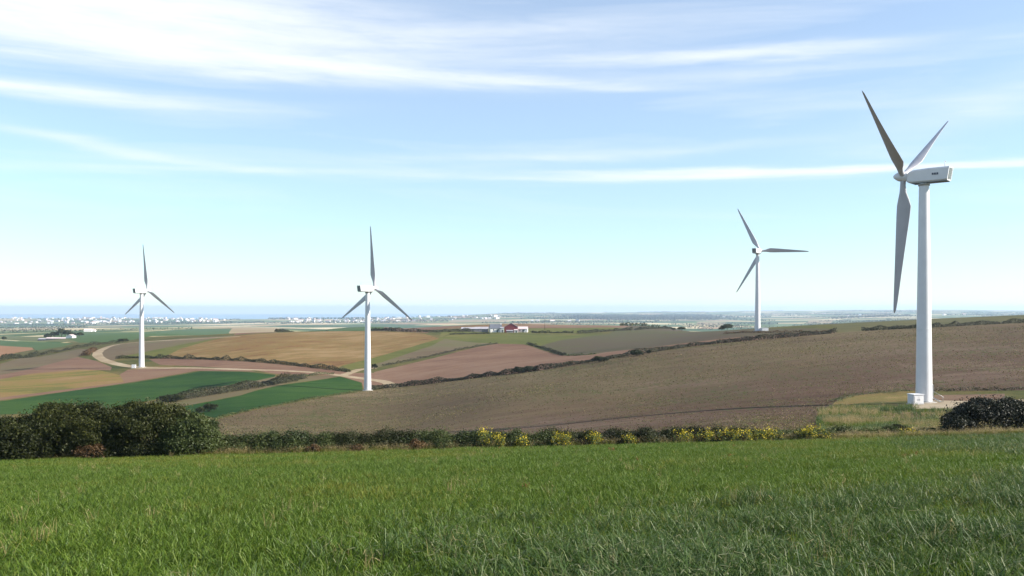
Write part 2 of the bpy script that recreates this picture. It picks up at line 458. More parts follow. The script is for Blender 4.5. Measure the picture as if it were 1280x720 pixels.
M['dryverge'] = field_mat('dry_verge', [(0.11, 0.105, 0.03), (0.22, 0.155, 0.055), (0.17, 0.15, 0.04), (0.30, 0.215, 0.09)], big=0.08, mid=0.5, fine=2.5, bump=0.6)
M['meadow'] = field_mat('meadow_soil', [(0.03, 0.045, 0.01), (0.045, 0.065, 0.013), (0.07, 0.085, 0.02)], big=0.06, mid=0.5, fine=4.0)


def far_mat():
    m, n, l = new_mat('far_patchwork')
    o = N(n, 'ShaderNodeOutputMaterial'); p = N(n, 'ShaderNodeBsdfPrincipled'); p.inputs['Roughness'].default_value = 0.95
    p.inputs['Specular IOR Level'].default_value = 0.05
    l.new(p.outputs[0], o.inputs[0])
    tc = N(n, 'ShaderNodeTexCoord'); mp = N(n, 'ShaderNodeMapping'); mp.inputs['Scale'].default_value = (1 / 330.0, 1 / 420.0, 0); mp.inputs['Rotation'].default_value = (0, 0, 0.35)
    l.new(tc.outputs['Object'], mp.inputs[0])
    v = N(n, 'ShaderNodeTexVoronoi', feature='F1', distance='CHEBYCHEV'); v.inputs['Scale'].default_value = 1.0; v.inputs['Randomness'].default_value = 0.85
    l.new(mp.outputs[0], v.inputs['Vector'])
    s = N(n, 'ShaderNodeSeparateXYZ'); l.new(v.outputs['Color'], s.inputs[0])
    r = ramp(n, [(0.0, (0.045, 0.08, 0.025)), (0.2, (0.09, 0.13, 0.04)), (0.36, (0.13, 0.15, 0.06)), (0.5, (0.36, 0.29, 0.16)), (0.62, (0.05, 0.08, 0.025)), (0.74, (0.46, 0.38, 0.24)), (0.86, (0.27, 0.17, 0.10)), (0.93, (0.10, 0.14, 0.05))])
    r.color_ramp.interpolation = 'CONSTANT'
    l.new(s.outputs[0], r.inputs[0])
    v2 = N(n, 'ShaderNodeTexVoronoi', feature='DISTANCE_TO_EDGE'); v2.inputs['Scale'].default_value = 1.0; v2.inputs['Randomness'].default_value = 0.85
    no = N(n, 'ShaderNodeTexNoise'); no.inputs['Scale'].default_value = 0.003; no.inputs['Detail'].default_value = 5
    l.new(tc.outputs['Object'], no.inputs['Vector'])
    mx = N(n, 'ShaderNodeMix', data_type='RGBA', blend_type='MULTIPLY'); mx.inputs[0].default_value = 0.35
    r2 = ramp(n, [(0.3, (0.6, 0.6, 0.6)), (0.7, (1.2, 1.2, 1.2))]); l.new(no.outputs[0], r2.inputs[0])
    l.new(r.outputs[0], mx.inputs[6]); l.new(r2.outputs[0], mx.inputs[7]); l.new(mx.outputs[2], p.inputs['Base Color'])
    return m


M['far'] = far_mat()

# (object name, material, outline) later ones win
FIELDS = [
    ('countryside', 'far', [(-900, 0, 1150), (300, 0, 820), (480, 0, 830), (560, 0, 1250), (900, 0, 1150), (1000, 0, 640), (2200, 0, 700), (2200, 0, 25800), (-900, 0, 25800)]),
    ('brown_field', 'pink', [(480, 0, 1050), (640, 0, 840), (800, 0, 860), (860, 0, 900), (880, 0, 1100), (600, 0, 1160), (480, 0, 1500)]),
    ('stubble_field', 'tan', [(540, 0, 960), (800, 0, 1000), (860, 0, 1080), (600, 0, 1170)]),
    ('pasture_field', 'pasture', [(548, 424), (560, 417.8), (620, 416.5), (700, 417), (780, 413.3), (880, 0, 760), (760, 0, 880), (640, 0, 800), (520, 0, 790), (500, 0, 760), (552, 0, 700)]),
    ('pasture_field', 'pasture', [(545, 424.5), (565, 418), (620, 417.5), (700, 418.5), (760, 417.5), (702, 425), (676, 432), (655, 431), (622, 429.5), (595, 428.5)]),
    ('grey_field', 'greyfield', [(676, 432.5), (702, 425), (762, 417), (860, 413.5), (950, 411.4), (1045, 411), (1040, 414.5), (940, 420), (880, 426), (755, 440.5), (712, 445.5)]),
    ('pink_field', 'pink', [(460, 484), (468, 465), (500, 457.5), (550, 445.5), (600, 433), (622, 429.5), (655, 430.5), (706, 444.5), (740, 443.5), (755, 440.5), (880, 426), (940, 420), (1015, 415), (1045, 414.5), (1045, 416.3)] + BROWN_TOP[-2:3:-1]),
    ('ploughed_field', 'ploughed', BROWN_TOP + RIGHT_TOP + [(1480, 0, 165), (1280, 488), (1165, 488), (1130, 488.5), (1085, 492), (1050, 499), (1034, 509), (1030, 525), (1026, 0, 72), (900, 0, 64), (640, 0, 63), (400, 0, 66), (262, 0, 120), (262, 0, 205)]),
    ('hill_pasture', 'hillgrass', [(1046, 415.5), (1060, 415), (1078, 413.5), (1160, 409.5), (1280, 403.5), (1480, 0, 352), (1480, 0, 690), (1020, 0, 640), (1046, 0, 420)]),
    # middle left
    ('tan_field', 'tan', [(205, 446.5), (226, 436), (255, 427), (292, 420), (345, 416), (400, 414.3), (470, 414), (530, 417), (549, 423.5), (480, 443.5), (428, 457), (420, 462), (360, 455.5), (300, 451), (250, 449)]),
    ('crest_field', 'mauve', [(292, 419), (345, 415.4), (400, 413.8), (470, 413.5), (535, 416.2), (540, 0, 800), (300, 0, 790)]),
    ('green_strip', 'pasture', [(428, 457), (480, 443.5), (549, 423.5), (556, 423.5), (540, 432), (470, 455), (455, 459), (436, 463)]),
    ('drab_field', 'drab', [(455, 459), (470, 455), (540, 432), (556, 423.5), (596, 428.5), (618, 429), (560, 441), (480, 457.5), (465, 461)]),
    ('green_strip', 'pasture', [(150, 445), (180, 440), (235, 429), (292, 420), (255, 427.5), (226, 436), (205, 446.5), (160, 448)]),
    ('drab_field', 'drab', [(125, 445), (128, 438), (142, 431.5), (172, 427.5), (240, 422), (292, 420), (235, 429), (180, 440), (150, 446), (140, 452)]),
    ('mauve_field', 'mauve', [(186, 449), (205, 447), (250, 449.3), (300, 451.3), (360, 456), (420, 462.5), (437, 466), (470, 466), (465, 476), (456, 489), (452, 478), (425, 470), (345, 467.5), (320, 463), (200, 456)]),
    ('mauve_field', 'mauve', [(0, 500), (155, 479), (245, 463.5), (320, 464.5), (300, 460), (180, 461), (160, 462), (150, 468), (120, 480), (0, 492), (-250, 0, 330), (-250, 0, 300)]),
    ('straw_field', 'straw', [(-250, 0, 318), (0, 497), (80, 487), (155, 477.5), (150, 469), (125, 463), (100, 462), (40, 467), (0, 474), (-250, 0, 385)]),
    ('mauve_field', 'mauve', [(-250, 0, 385), (0, 474), (40, 467), (100, 462), (138, 463), (140, 459), (120, 451), (96, 446), (60, 453), (25, 462), (0, 469), (-250, 0, 420)]),
    ('drab_field', 'drab', [(-250, 0, 420), (0, 469), (40, 461), (96, 446.5), (112, 442), (116, 437), (100, 436), (50, 446), (0, 455), (-250, 0, 480)]),
    ('green_crop_field', 'crop', [(-250, 0, 296), (0, 501.5), (100, 487), (160, 479.5), (250, 464), (300, 464.5), (345, 468.5), (342, 471.5), (318, 476), (240, 490.5), (195, 499), (100, 0, 262), (0, 0, 255), (-250, 0, 245)]),
    ('green_crop_field', 'crop', [(222, 509), (262, 502), (300, 494.5), (360, 480), (425, 471), (452, 478.5), (453, 487), (380, 499), (300, 514.5), (268, 522), (240, 517)]),
    ('field_margin', 'drab', [(195, 500), (240, 491), (318, 476.3), (345, 470.5), (420, 469), (424, 470.5), (360, 479.5), (300, 494), (262, 501.5), (222, 508.5), (205, 507)]),
    # far left
    ('orange_field', 'orange', [(-250, 0, 640), (0, 447), (20, 441), (42, 437), (40, 434.5), (0, 431.5), (-250, 0, 900)]),
    ('green_field', 'farcrop', [(-250, 0, 900), (0, 432), (42, 434.5), (45, 438), (80, 433), (92, 429), (60, 428), (0, 425), (-250, 0, 1250)]),
    ('olive_field', 'farolive', [(-250, 0, 1300), (0, 424.5), (60, 427), (100, 428), (60, 420.5), (0, 420.5), (-250, 0, 1750)]),
    ('green_field', 'farcrop', [(100, 428.5), (62, 420.5), (75, 417.5), (170, 415.5), (215, 415.5), (205, 419), (165, 425), (140, 428)]),
    ('green_field', 'farcrop', [(170, 415.3), (240, 411), (290, 411), (286, 416), (250, 419), (215, 418)]),
    ('straw_field', 'farstraw', [(286, 416.5), (292, 410), (350, 410), (345, 415.5)]),
    ('straw_field', 'farstraw', [(560, 0, 5200), (638, 0, 5000), (632, 0, 6500), (565, 0, 6600)]),
    ('straw_field', 'farstraw', [(870, 0, 4300), (902, 0, 4300), (908, 0, 5200), (872, 0, 5400)]),
    ('straw_field', 'farstraw', [(1008, 0, 4600), (1038, 0, 4300), (1042, 0, 5600), (1012, 0, 6000)]),
    # around the near turbine
    ('dry_verge', 'dryverge', [(1044, 502), (1062, 495), (1095, 491), (1130, 488.7), (1150, 489), (1150, 499), (1120, 502), (1080, 503), (1036, 509)]),
    ('bare_soil', 'dirt', [(1164, 500), (1168, 493.5), (1256, 492), (1256, 498), (1222, 502)]),
    ('gravel_pad', 'gravel', [(1140, 511), (1139, 499), (1150, 497), (1166, 500), (1222, 501.5), (1300, 499), (1420, 0, 128), (1420, 0, 122), (1290, 508), (1200, 513), (1180, 510)]),
    ('bare_soil', 'dirt', [(1098, 521), (1115, 516), (1148, 515), (1190, 517.5), (1196, 522), (1150, 524), (1110, 525)]),
]
TRACKS = [([(300, 0, 620), (240, 424), (172, 427.5), (142, 431), (126, 437), (120, 443), (128, 450), (148, 455.5), (168, 459), (200, 460)], 5.5),
          ([(166, 459.5), (180, 460.5), (230, 459.5), (300, 462), (360, 463.5), (400, 466), (428, 469.5), (462, 474), (480, 476.5), (489, 480.5), (491, 484)], 4.5),
          ([(428, 469.5), (440, 465), (452, 461), (470, 460)], 4.0)]


def build_land():
    polys = []
    for nm, mt, pts in FIELDS:
        polys.append((nm, mt, densify([TL(p) for p in pts], 0.03, True)))
    for px, w in TRACKS:
        polys.append(('farm_track', 'track', ribbon(px, w)))
    lo, hi = math.log(47.0), math.log(25900.0)
    tt = np.linspace(-1.15, 1.15, 170); ll = np.linspace(lo, hi, 250)
    A, B = np.meshgrid(tt, ll)
    A = A + (rng.random(A.shape) - 0.5) * 0.006; B = B + (rng.random(B.shape) - 0.5) * 0.008
    pts = list(zip(A.ravel(), B.ravel())); edges = []
    for _, _, pl in polys:
        s = len(pts); pts += [tuple(q) for q in pl]
        edges += [(s + i, s + (i + 1) % len(pl)) for i in range(len(pl))]
    co, _, fa, *_r = delaunay_2d_cdt([Vector((float(a), float(b))) for a, b in pts], edges, [], 0, 1e-5, False)
    co = np.array([(c.x, c.y) for c in co]); fa = np.array([f[:] for f in fa], np.int32)
    cen = co[fa].mean(axis=1)
    owner = np.full(len(fa), -1)
    for k, (_, _, pl) in enumerate(polys):
        P = np.array(pl); x0, y0 = P.min(0); x1, y1 = P.max(0)
        idx = np.nonzero((cen[:, 0] >= x0) & (cen[:, 0] <= x1) & (cen[:, 1] >= y0) & (cen[:, 1] <= y1))[0]
        ins = np.zeros(len(idx), bool); cx, cy = cen[idx, 0], cen[idx, 1]
        for i in range(len(P)):
            ax, ay = P[i]; bx_, by = P[(i + 1) % len(P)]
            if ay == by: continue
            c = ((ay > cy) != (by > cy)) & (cx < (bx_ - ax) * (cy - ay) / (by - ay) + ax)
            ins ^= c
        owner[idx[ins]] = k
    d = np.exp(co[:, 1]); x = co[:, 0] * d
    z = ground(x, d) - 0.03
    V = np.stack([x, d, z], 1)
    for k in range(-1, len(polys)):
        f = fa[owner == k]
        if not len(f): continue
        used, inv = np.unique(f.ravel(), return_inverse=True)
        nm, mt = ('ground', 'rough') if k < 0 else polys[k][:2]
        me = mesh_np(nm, V[used], inv.reshape(-1, 3), smooth=True)
        tag(obj(nm, me, M[mt]), kind='structure')


build_land()

# the meadow the photographer stands in
gx, gy = np.meshgrid(np.linspace(-75, 75, 76), np.linspace(-10, 57.5, 60))
gy = gy + 0.03 * gx * np.clip(gy / 57, 0, 1)
vz = ground(gx, gy) + rng.normal(0, 0.012, gx.shape) + 0.01
nx, ny = 76, 60
fi = np.array([(j * nx + i, j * nx + i + 1, (j + 1) * nx + i + 1, (j + 1) * nx + i) for j in range(ny - 1) for i in range(nx - 1)])
tag(obj('meadow', mesh_np('meadow', np.stack([gx.ravel(), gy.ravel(), vz.ravel()], 1), fi, True), M['meadow']), kind='structure')


def sea():
    m, n, l = new_mat('sea_water')
    o = N(n, 'ShaderNodeOutputMaterial'); p = N(n, 'ShaderNodeBsdfPrincipled')
    p.inputs['Base Color'].default_value = (0.14, 0.25, 0.34, 1); p.inputs['Roughness'].default_value = 0.35
    tc = N(n, 'ShaderNodeTexCoord'); no = N(n, 'ShaderNodeTexNoise'); no.inputs['Scale'].default_value = 0.02; no.inputs['Detail'].default_value = 6
    l.new(tc.outputs['Object'], no.inputs['Vector'])
    b = N(n, 'ShaderNodeBump'); b.inputs['Strength'].default_value = 0.4; b.inputs['Distance'].default_value = 2.0
    l.new(no.outputs[0], b.inputs['Height']); l.new(b.outputs[0], p.inputs['Normal']); l.new(p.outputs[0], o.inputs[0])
    k = 96; rad = 24000
    vs_ = [(0, 0, 0)] + [(rad * math.cos(2 * math.pi * i / k), rad * math.sin(2 * math.pi * i / k), 0) for i in range(k)]
    fs = [(0, 1 + i, 1 + (i + 1) % k) for i in range(k)]
    # a half disc out to sea, starting beyond the shore
    bm = bmesh.new()
    pts = [bm.verts.new((rad * math.cos(a), rad * math.sin(a), 0)) for a in np.linspace(R(2), R(178), 60)]
    pts += [bm.verts.new((-9500, 5000, 0)), bm.verts.new((9500, 5000, 0))]
    bm.faces.new(pts); bmesh.ops.triangulate(bm, faces=bm.faces)
    o_ = obj('sea', bm_mesh('sea', bm), m); o_.location = (0, 0, -140)
    for q in o_.data.polygons:
        if q.normal.z < 0: o_.data.flip_normals(); break
    tag(o_, kind='structure')


sea()
#@@PART2
# ------------------------------------------------------------------ the air between here and the coast
def haze():
    m, n, l = new_mat('haze_air')
    o = N(n, 'ShaderNodeOutputMaterial'); v = N(n, 'ShaderNodeVolumePrincipled')
    v.inputs['Color'].default_value = (0.60, 0.78, 1.0, 1); v.inputs['Density'].default_value = HAZE
    v.inputs['Anisotropy'].default_value = 0.15
    l.new(v.outputs[0], o.inputs['Volume'])
    bm = bmesh.new(); bx(bm, -30000, 30000, -400, 27000, -162, 62)
    tag(obj('haze', bm_mesh('haze', bm), m), 'pale blue haze lying over the far fields and coast', 'haze', kind='stuff')


HAZE = 6.5e-5
haze()

# ------------------------------------------------------------------ wind turbines
M['white'] = plain_mat('turbine_paint', (0.60, 0.61, 0.63), 0.35, (0.55, 0.56, 0.58), 0.6)
M['blade'] = plain_mat('blade_gelcoat', (0.40, 0.40, 0.43), 0.4, (0.35, 0.35, 0.38), 0.5)
M['grey'] = plain_mat('grey_vent', (0.10, 0.12, 0.12), 0.6)
M['dark'] = plain_mat('dark_marking', (0.03, 0.035, 0.07), 0.5)
M['steel'] = plain_mat('galvanised_steel', (0.35, 0.36, 0.37), 0.5, metal=0.6)
M['concrete'] = plain_mat('concrete', (0.36, 0.34, 0.31), 0.9, (0.24, 0.23, 0.2), 2.0, 0.4)
HUBZ, HUBY = 35.7, 3.15


def revolve(bm, prof_, seg, axis='z', origin=(0, 0, 0)):
    ox, oy, oz = origin; rings = []
    for h, r in prof_:
        ring = []
        for k in range(seg):
            a = 2 * math.pi * k / seg; c, s = math.cos(a) * r, math.sin(a) * r
            ring.append(bm.verts.new((ox + c, oy + s, oz + h) if axis == 'z' else (ox + c, oy + h, oz + s)))
        rings.append(ring)
    for a, b in zip(rings[:-1], rings[1:]):
        for k in range(seg):
            f = bm.faces.new((a[k], a[(k + 1) % seg], b[(k + 1) % seg], b[k])); f.smooth = True
    bm.faces.new(rings[0][::-1]); bm.faces.new(rings[-1])


def blade_mesh():
    span = 22.1
    st = [(0.0, 0.0), (0.02, 0.0), (0.05, 0.05), (0.10, 0.45), (0.15, 0.8), (0.20, 1.0), (0.28, 1.0), (0.4, 1.0), (0.55, 1.0), (0.7, 1.0), (0.82, 1.0), (0.91, 1.0), (0.97, 1.0), (0.995, 1.0)]
    chord = np.interp([s for s, _ in st], [0, .02, .05, .10, .15, .20, .28, .4, .55, .7, .82, .91, .97, .995], [.85, .85, .9, 1.35, 1.85, 2.1, 2.0, 1.72, 1.38, 1.06, .82, .62, .42, .12])
    V, nseg = [], 16
    for (s, w), c in zip(st, chord):
        r = 0.35 + s * (span - 0.35)
        tw = R(16) * (1 - min(1, s / 0.85)) ** 1.3
        thick = 0.85 * (1 - w) + w * c * (0.26 - 0.14 * s)
        for k in range(nseg):
            a = 2 * math.pi * k / nseg
            cx, sy = math.cos(a), math.sin(a)
            circ = np.array([0.425 * cx, 0.425 * sy])
            xc = 0.5 * (1 + cx)                                      # 0 trailing .. 1 leading
            prof_t = 0.5 * thick * sy * (0.25 + 0.75 * math.sqrt(max(xc, 0))) * (1.25 if sy > 0 else 0.75)
            foil = np.array([(xc - 0.68) * c, prof_t])
            p = circ * (1 - w) + foil * w
            x = p[0] * math.cos(tw) - p[1] * math.sin(tw); y = p[0] * math.sin(tw) + p[1] * math.cos(tw)
            V.append((x, y - 0.25 * s * s, r))
    n = len(st)
    Fq = [(i * nseg + k, i * nseg + (k + 1) % nseg, (i + 1) * nseg + (k + 1) % nseg, (i + 1) * nseg + k) for i in range(n - 1) for k in range(nseg)]
    me = bpy.data.meshes.new('blade'); me.from_pydata(V, [], Fq + [tuple(range(nseg))[::-1], tuple(range((n - 1) * nseg, n * nseg))])
    for p in me.polygons: p.use_smooth = len(p.vertices) == 4
    return me


def nacelle_mesh():
    bm = bmesh.new()
    # stations along the axis: y, half width, bottom, top, slant
    st = [(2.45, 0.62, -0.72, 0.66), (2.1, 0.85, -0.92, 0.86), (1.2, 0.98, -1.02, 1.06), (-1.0, 1.02, -1.05, 1.14), (-3.7, 1.0, -1.02, 1.12)]
    rings = []
    for y, w, b, t in st:
        ch = 0.22
        sl = 0.0 if y > -3 else 1.0
        o = [(-w + ch, b), (w - ch, b), (w, b + ch), (w, t - ch), (w - ch, t), (-w + ch, t), (-w, t - ch), (-w, b + ch)]
        rings.append([bm.verts.new((x, y - sl * 0.16 * (z - b), HUBZ + z)) for x, z in o])
    for a, b in zip(rings[:-1], rings[1:]):
        for k in range(8): bm.faces.new((a[k], a[(k + 1) % 8], b[(k + 1) % 8], b[k]))
    bm.faces.new(rings[0]); bm.faces.new(rings[-1][::-1])
    return bm_mesh('nacelle', bm)


def build_turbine_meshes():
    T = {}
    bm = bmesh.new()
    revolve(bm, [(0.0, 1.25), (6, 1.16), (12, 1.075), (18, 0.99), (24, 0.90), (30, 0.81), (34.35, 0.74)], 40)
    for f in bm.faces:
        if len(f.verts) > 4: f.smooth = False; bmesh.ops.split_edges(bm, edges=list(f.edges))
    T['tower'] = bm_mesh('tower', bm)
    bm = bmesh.new(); revolve(bm, [(-1.2, 1.9), (0.10, 1.9), (0.16, 1.84)], 32); T['foundation'] = bm_mesh('foundation', bm)
    bm = bmesh.new(); revolve(bm, [(0.0, 1.32), (0.12, 1.32), (0.18, 1.26)], 40, origin=(0, 0, 0.16)); T['base_flange'] = bm_mesh('base_flange', bm)
    bm = bmesh.new(); revolve(bm, [(11.5, 1.092), (11.62, 1.092)], 40)
    T['flange'] = bm_mesh('flange', bm)
    bm = bmesh.new(); revolve(bm, [(34.2, 0.86), (34.75, 0.86)], 32); T['yaw_ring'] = bm_mesh('yaw_ring', bm)
    T['nacelle'] = nacelle_mesh()
    bm = bmesh.new(); bx(bm, -0.94, 0.94, -3.55, 1.6, HUBZ - 1.13, HUBZ - 1.04, bev=0.02); T['floor_pan'] = bm_mesh('floor_pan', bm)
    bm = bmesh.new()                                                # louvred panel on the slanted tail
    for i in range(7):
        z = -0.78 + i * 0.25; y = -3.72 - 0.16 * (z + 1.02)
        bx(bm, -0.72, 0.72, y - 0.05, y + 0.02, HUBZ + z, HUBZ + z + 0.2)
    T['rear_vent'] = bm_mesh('rear_vent', bm)
    bm = bmesh.new()
    for i in range(3): bx(bm, -1.05, -1.024, -1.75 - i * 0.34, -1.75 - i * 0.34 + 0.26, HUBZ + 0.02, HUBZ + 0.28, bev=0.01)
    bx(bm, -1.05, -1.024, -2.45, -1.49, HUBZ - 0.05, HUBZ - 0.01)
    T['marking'] = bm_mesh('marking', bm)
    bm = bmesh.new(); tube(bm, [(0, -3.1, HUBZ + 1.1), (0, -3.1, HUBZ + 2.15)], [0.035, 0.03], 6)
    tube(bm, [(-0.35, -3.1, HUBZ + 1.95), (0.35, -3.1, HUBZ + 1.95)], [0.025, 0.025], 6)
    T['wind_mast'] = bm_mesh('wind_mast', bm)
    bm = bmesh.new(); revolve(bm, [(0, 0.0), (0.02, 0.11), (0.1, 0.11), (0.12, 0.0)], 8, origin=(0.35, -3.1, HUBZ + 1.98)); T['anemometer'] = bm_mesh('anemometer', bm)
    bm = bmesh.new(); revolve(bm, [(2.42, 0.66), (2.5, 0.78), (3.6, 0.80), (3.95, 0.72), (4.35, 0.5), (4.65, 0.26), (4.76, 0.04)], 28, 'y'); T['spinner'] = bm_mesh('spinner', bm)
    T['blade'] = blade_mesh()
    bm = bmesh.new(); bx(bm, -0.42, 0.42, -1.30, -1.17, 0.9, 2.9, bev=0.04); T['door'] = bm_mesh('door', bm)
    bm = bmesh.new()
    for i in range(5): bx(bm, -0.45, 0.45, -1.30 - 0.28 * (5 - i) + 0.0, -1.30 - 0.28 * (4 - i), 0.16 * i + 0.02, 0.16 * i + 0.07)
    for s in (-0.47, 0.47):
        tube(bm, [(s, -2.75, 0.0), (s, -2.75, 0.95), (s, -1.32, 1.8)], [0.025] * 3, 6); tube(bm, [(s, -2.75, 0.05), (s, -1.34, 0.82)], [0.04] * 2, 6)
    T['steps'] = bm_mesh('steps', bm)
    for k in T: T[k].materials.append(M[dict(foundation='concrete', base_flange='steel', yaw_ring='steel', rear_vent='grey', marking='dark', wind_mast='steel', anemometer='steel',
                                             blade='blade', steps='steel', floor_pan='grey', door='white').get(k, 'white')])
    return T


TM = build_turbine_meshes()


def turbine(u, d, heading, psi, pitch, label, door_dir, steps=True, scale=1.0):
    x = (u - U0) / F * d; z = gz(x, d)
    root = empty('wind_turbine', (x, d, z))
    tag(root, label, 'wind turbine', 'wind turbines on the hill farms')
    hd = -R(heading); root.scale = (scale,) * 3
    rotor = Matrix.Rotation(hd, 4, 'Z') @ Matrix.Translation((0, 0, HUBZ)) @ Matrix.Rotation(R(5), 4, 'X')

    def part(k, parent=root, rot=None, loc=None):
        o = obj(k, TM[k], None, parent)
        if rot is not None: o.rotation_euler = rot
        if loc is not None: o.location = loc
        return o
    tw = part('tower'); part('foundation'); part('base_flange')
    part('flange', tw); part('door', tw, (0, 0, R(door_dir)))
    if steps: part('steps', root, (0, 0, R(door_dir)))
    part('yaw_ring')
    nc = part('nacelle', root, (0, 0, hd))
    for k in ('floor_pan', 'rear_vent', 'marking', 'wind_mast', 'anemometer'): part(k, nc)
    part('spinner').matrix_local = rotor
    hub = rotor @ Matrix.Translation((0, HUBY, 0))
    for i in range(3):
        b = part('blade'); b.matrix_local = hub @ Matrix.Rotation(R(psi + 120 * i), 4, 'Y') @ Matrix.Rotation(R(pitch), 4, 'Z')
    return root


turbine(1155, 140, -47, -63, 64, 'nearest and tallest wind turbine on the right, its rotor turned edge-on', 75)
turbine(459.5, 324, 41, 1, 2, 'white wind turbine at the tip of the green crop strip, tan hillside behind', 60, False, 1.04)
turbine(177, 423, 33, -1, 2, 'leftmost white wind turbine, beside the looping farm track', 60, False, 1.02)
turbine(947, 403, 38, -27, 10, 'white wind turbine on the ridge behind the brown field, one blade level to the right', 60, False, 1.02)


def kiosk(name, u, d, w, dep, h, label, rz=0.0):
    x = (u - U0) / F * d; z = gz(x, d)
    root = empty(name, (x, d, z), R(rz)); tag(root, label, 'equipment box', 'transformer kiosks')
    bm = bmesh.new(); bx(bm, -w / 2, w / 2, -dep / 2, dep / 2, 0.12, h, bev=0.03); obj('cabinet', bm_mesh('cabinet', bm), M['white'], root)
    bm = bmesh.new(); bx(bm, -w / 2 - 0.08, w / 2 + 0.08, -dep / 2 - 0.08, dep / 2 + 0.08, h + 0.002, h + 0.12, bev=0.03); obj('roof', bm_mesh('roof', bm), M['white'], root)
    bm = bmesh.new(); bx(bm, -w / 2 - 0.15, w / 2 + 0.15, -dep / 2 - 0.15, dep / 2 + 0.15, -0.3, 0.118); obj('plinth', bm_mesh('plinth', bm), M['concrete'], root)
    for s in (-1, 1):
        bm = bmesh.new(); xa, xb = sorted((s * 0.02, s * (w / 2 - 0.15))); bx(bm, xa, xb, -dep / 2 - 0.03, -dep / 2 - 0.002, 0.25, h - 0.15, bev=0.008)
        dr = obj('door', bm_mesh('door', bm), M['white'], root)
        bm = bmesh.new(); hx = s * 0.15; bx(bm, hx - 0.03, hx + 0.03, -dep / 2 - 0.07, -dep / 2 - 0.031, h * 0.45, h * 0.6); obj('handle', bm_mesh('handle', bm), M['steel'], dr)
    return root


kiosk('transformer_kiosk', 1144.5, 136.8, 1.75, 1.5, 1.5, 'white transformer box at the foot of the nearest turbine', 12)
kiosk('transformer_kiosk', 955.5, 401, 3.0, 2.0, 1.25, 'low white box beside the base of the ridge turbine', 5)
kiosk('transformer_kiosk', 167.3, 420, 1.7, 1.5, 1.5, 'small white box beside the base of the leftmost turbine', 10)


# ------------------------------------------------------------------ foliage
def leaves(name, P, nrm, size, tint, aspect=0.55, fold=0.15):
    """one diamond-shaped two-triangle leaf per point"""
    n = len(P)
    rnd = rng.normal(size=(n, 3)); a = np.cross(nrm, rnd); a /= np.linalg.norm(a, axis=1, keepdims=True) + 1e-9
    b = np.cross(nrm, a); b /= np.linalg.norm(b, axis=1, keepdims=True) + 1e-9
    s = np.broadcast_to(np.asarray(size, float), (n,))[:, None]
    V = np.empty((n, 4, 3)); V[:, 0] = P - a * s * 0.5; V[:, 1] = P + b * s * aspect * 0.5 + nrm * s * fold * 0.3
    V[:, 2] = P + a * s * 0.5 - nrm * s * fold; V[:, 3] = P - b * s * aspect * 0.5 + nrm * s * fold * 0.3
    me = mesh_np(name, V.reshape(-1, 3), np.arange(4 * n).reshape(n, 4))
    at = me.attributes.new('tint', 'FLOAT', 'FACE'); at.data.foreach_set('value', np.asarray(np.broadcast_to(tint, (n,)), np.float32).copy())
    return me


def unit(n):
    v = rng.normal(size=(n, 3)); return v / np.linalg.norm(v, axis=1, keepdims=True)


def lobe_points(lobes, n, inner=0.25, shell=(0.80, 1.08), stray=0.10):
    """points over the outside of a union of ellipsoids, some inside"""
    L = np.array(lobes, float); area = (L[:, 3] * L[:, 5] + L[:, 3] * L[:, 4] + L[:, 4] * L[:, 5]); pr = area / area.sum()
    k = rng.choice(len(L), n, p=pr); dirs = unit(n); dirs[:, 2] = np.where(dirs[:, 2] < -0.35, -dirs[:, 2], dirs[:, 2])
    rad = rng.uniform(shell[0], shell[1], n); ins = rng.random(n) < inner; rad[ins] = rng.uniform(0.35, 0.85, ins.sum())
    st = rng.random(n) < stray; rad[st] = rng.uniform(1.05, 1.32, st.sum())
    P = L[k, :3] + dirs * L[k, 3:] * rad[:, None]
    keep = np.ones(n, bool)
    for j in range(len(L)):
        q = (((P - L[j, :3]) / L[j, 3:]) ** 2).sum(1); keep &= ~((q < 0.55) & (k != j) & ~ins)
    nr = dirs / L[k, 3:]; nr /= np.linalg.norm(nr, axis=1, keepdims=True)
    nr = nr + rng.normal(0, 0.75, nr.shape); nr /= np.linalg.norm(nr, axis=1, keepdims=True)
    return P[keep], nr[keep], k[keep]


def clump_lobes(cx, cy, cz, rx, ry, rz, n, rs=(0.22, 0.42)):
    """a main body plus n smaller lobes breaking up its outline"""
    out = [(cx, cy, cz, rx * 0.86, ry * 0.86, rz * 0.86)]
    for _ in range(n):
        a = random.uniform(0, 2 * math.pi); e = math.asin(random.uniform(-0.1, 1.0)); s = random.uniform(*rs)
        out.append((cx + rx * 0.8 * math.cos(a) * math.cos(e), cy + ry * 0.8 * math.sin(a) * math.cos(e), cz + rz * 0.8 * math.sin(e), rx * s, ry * s, rz * s * 1.1))
    return out


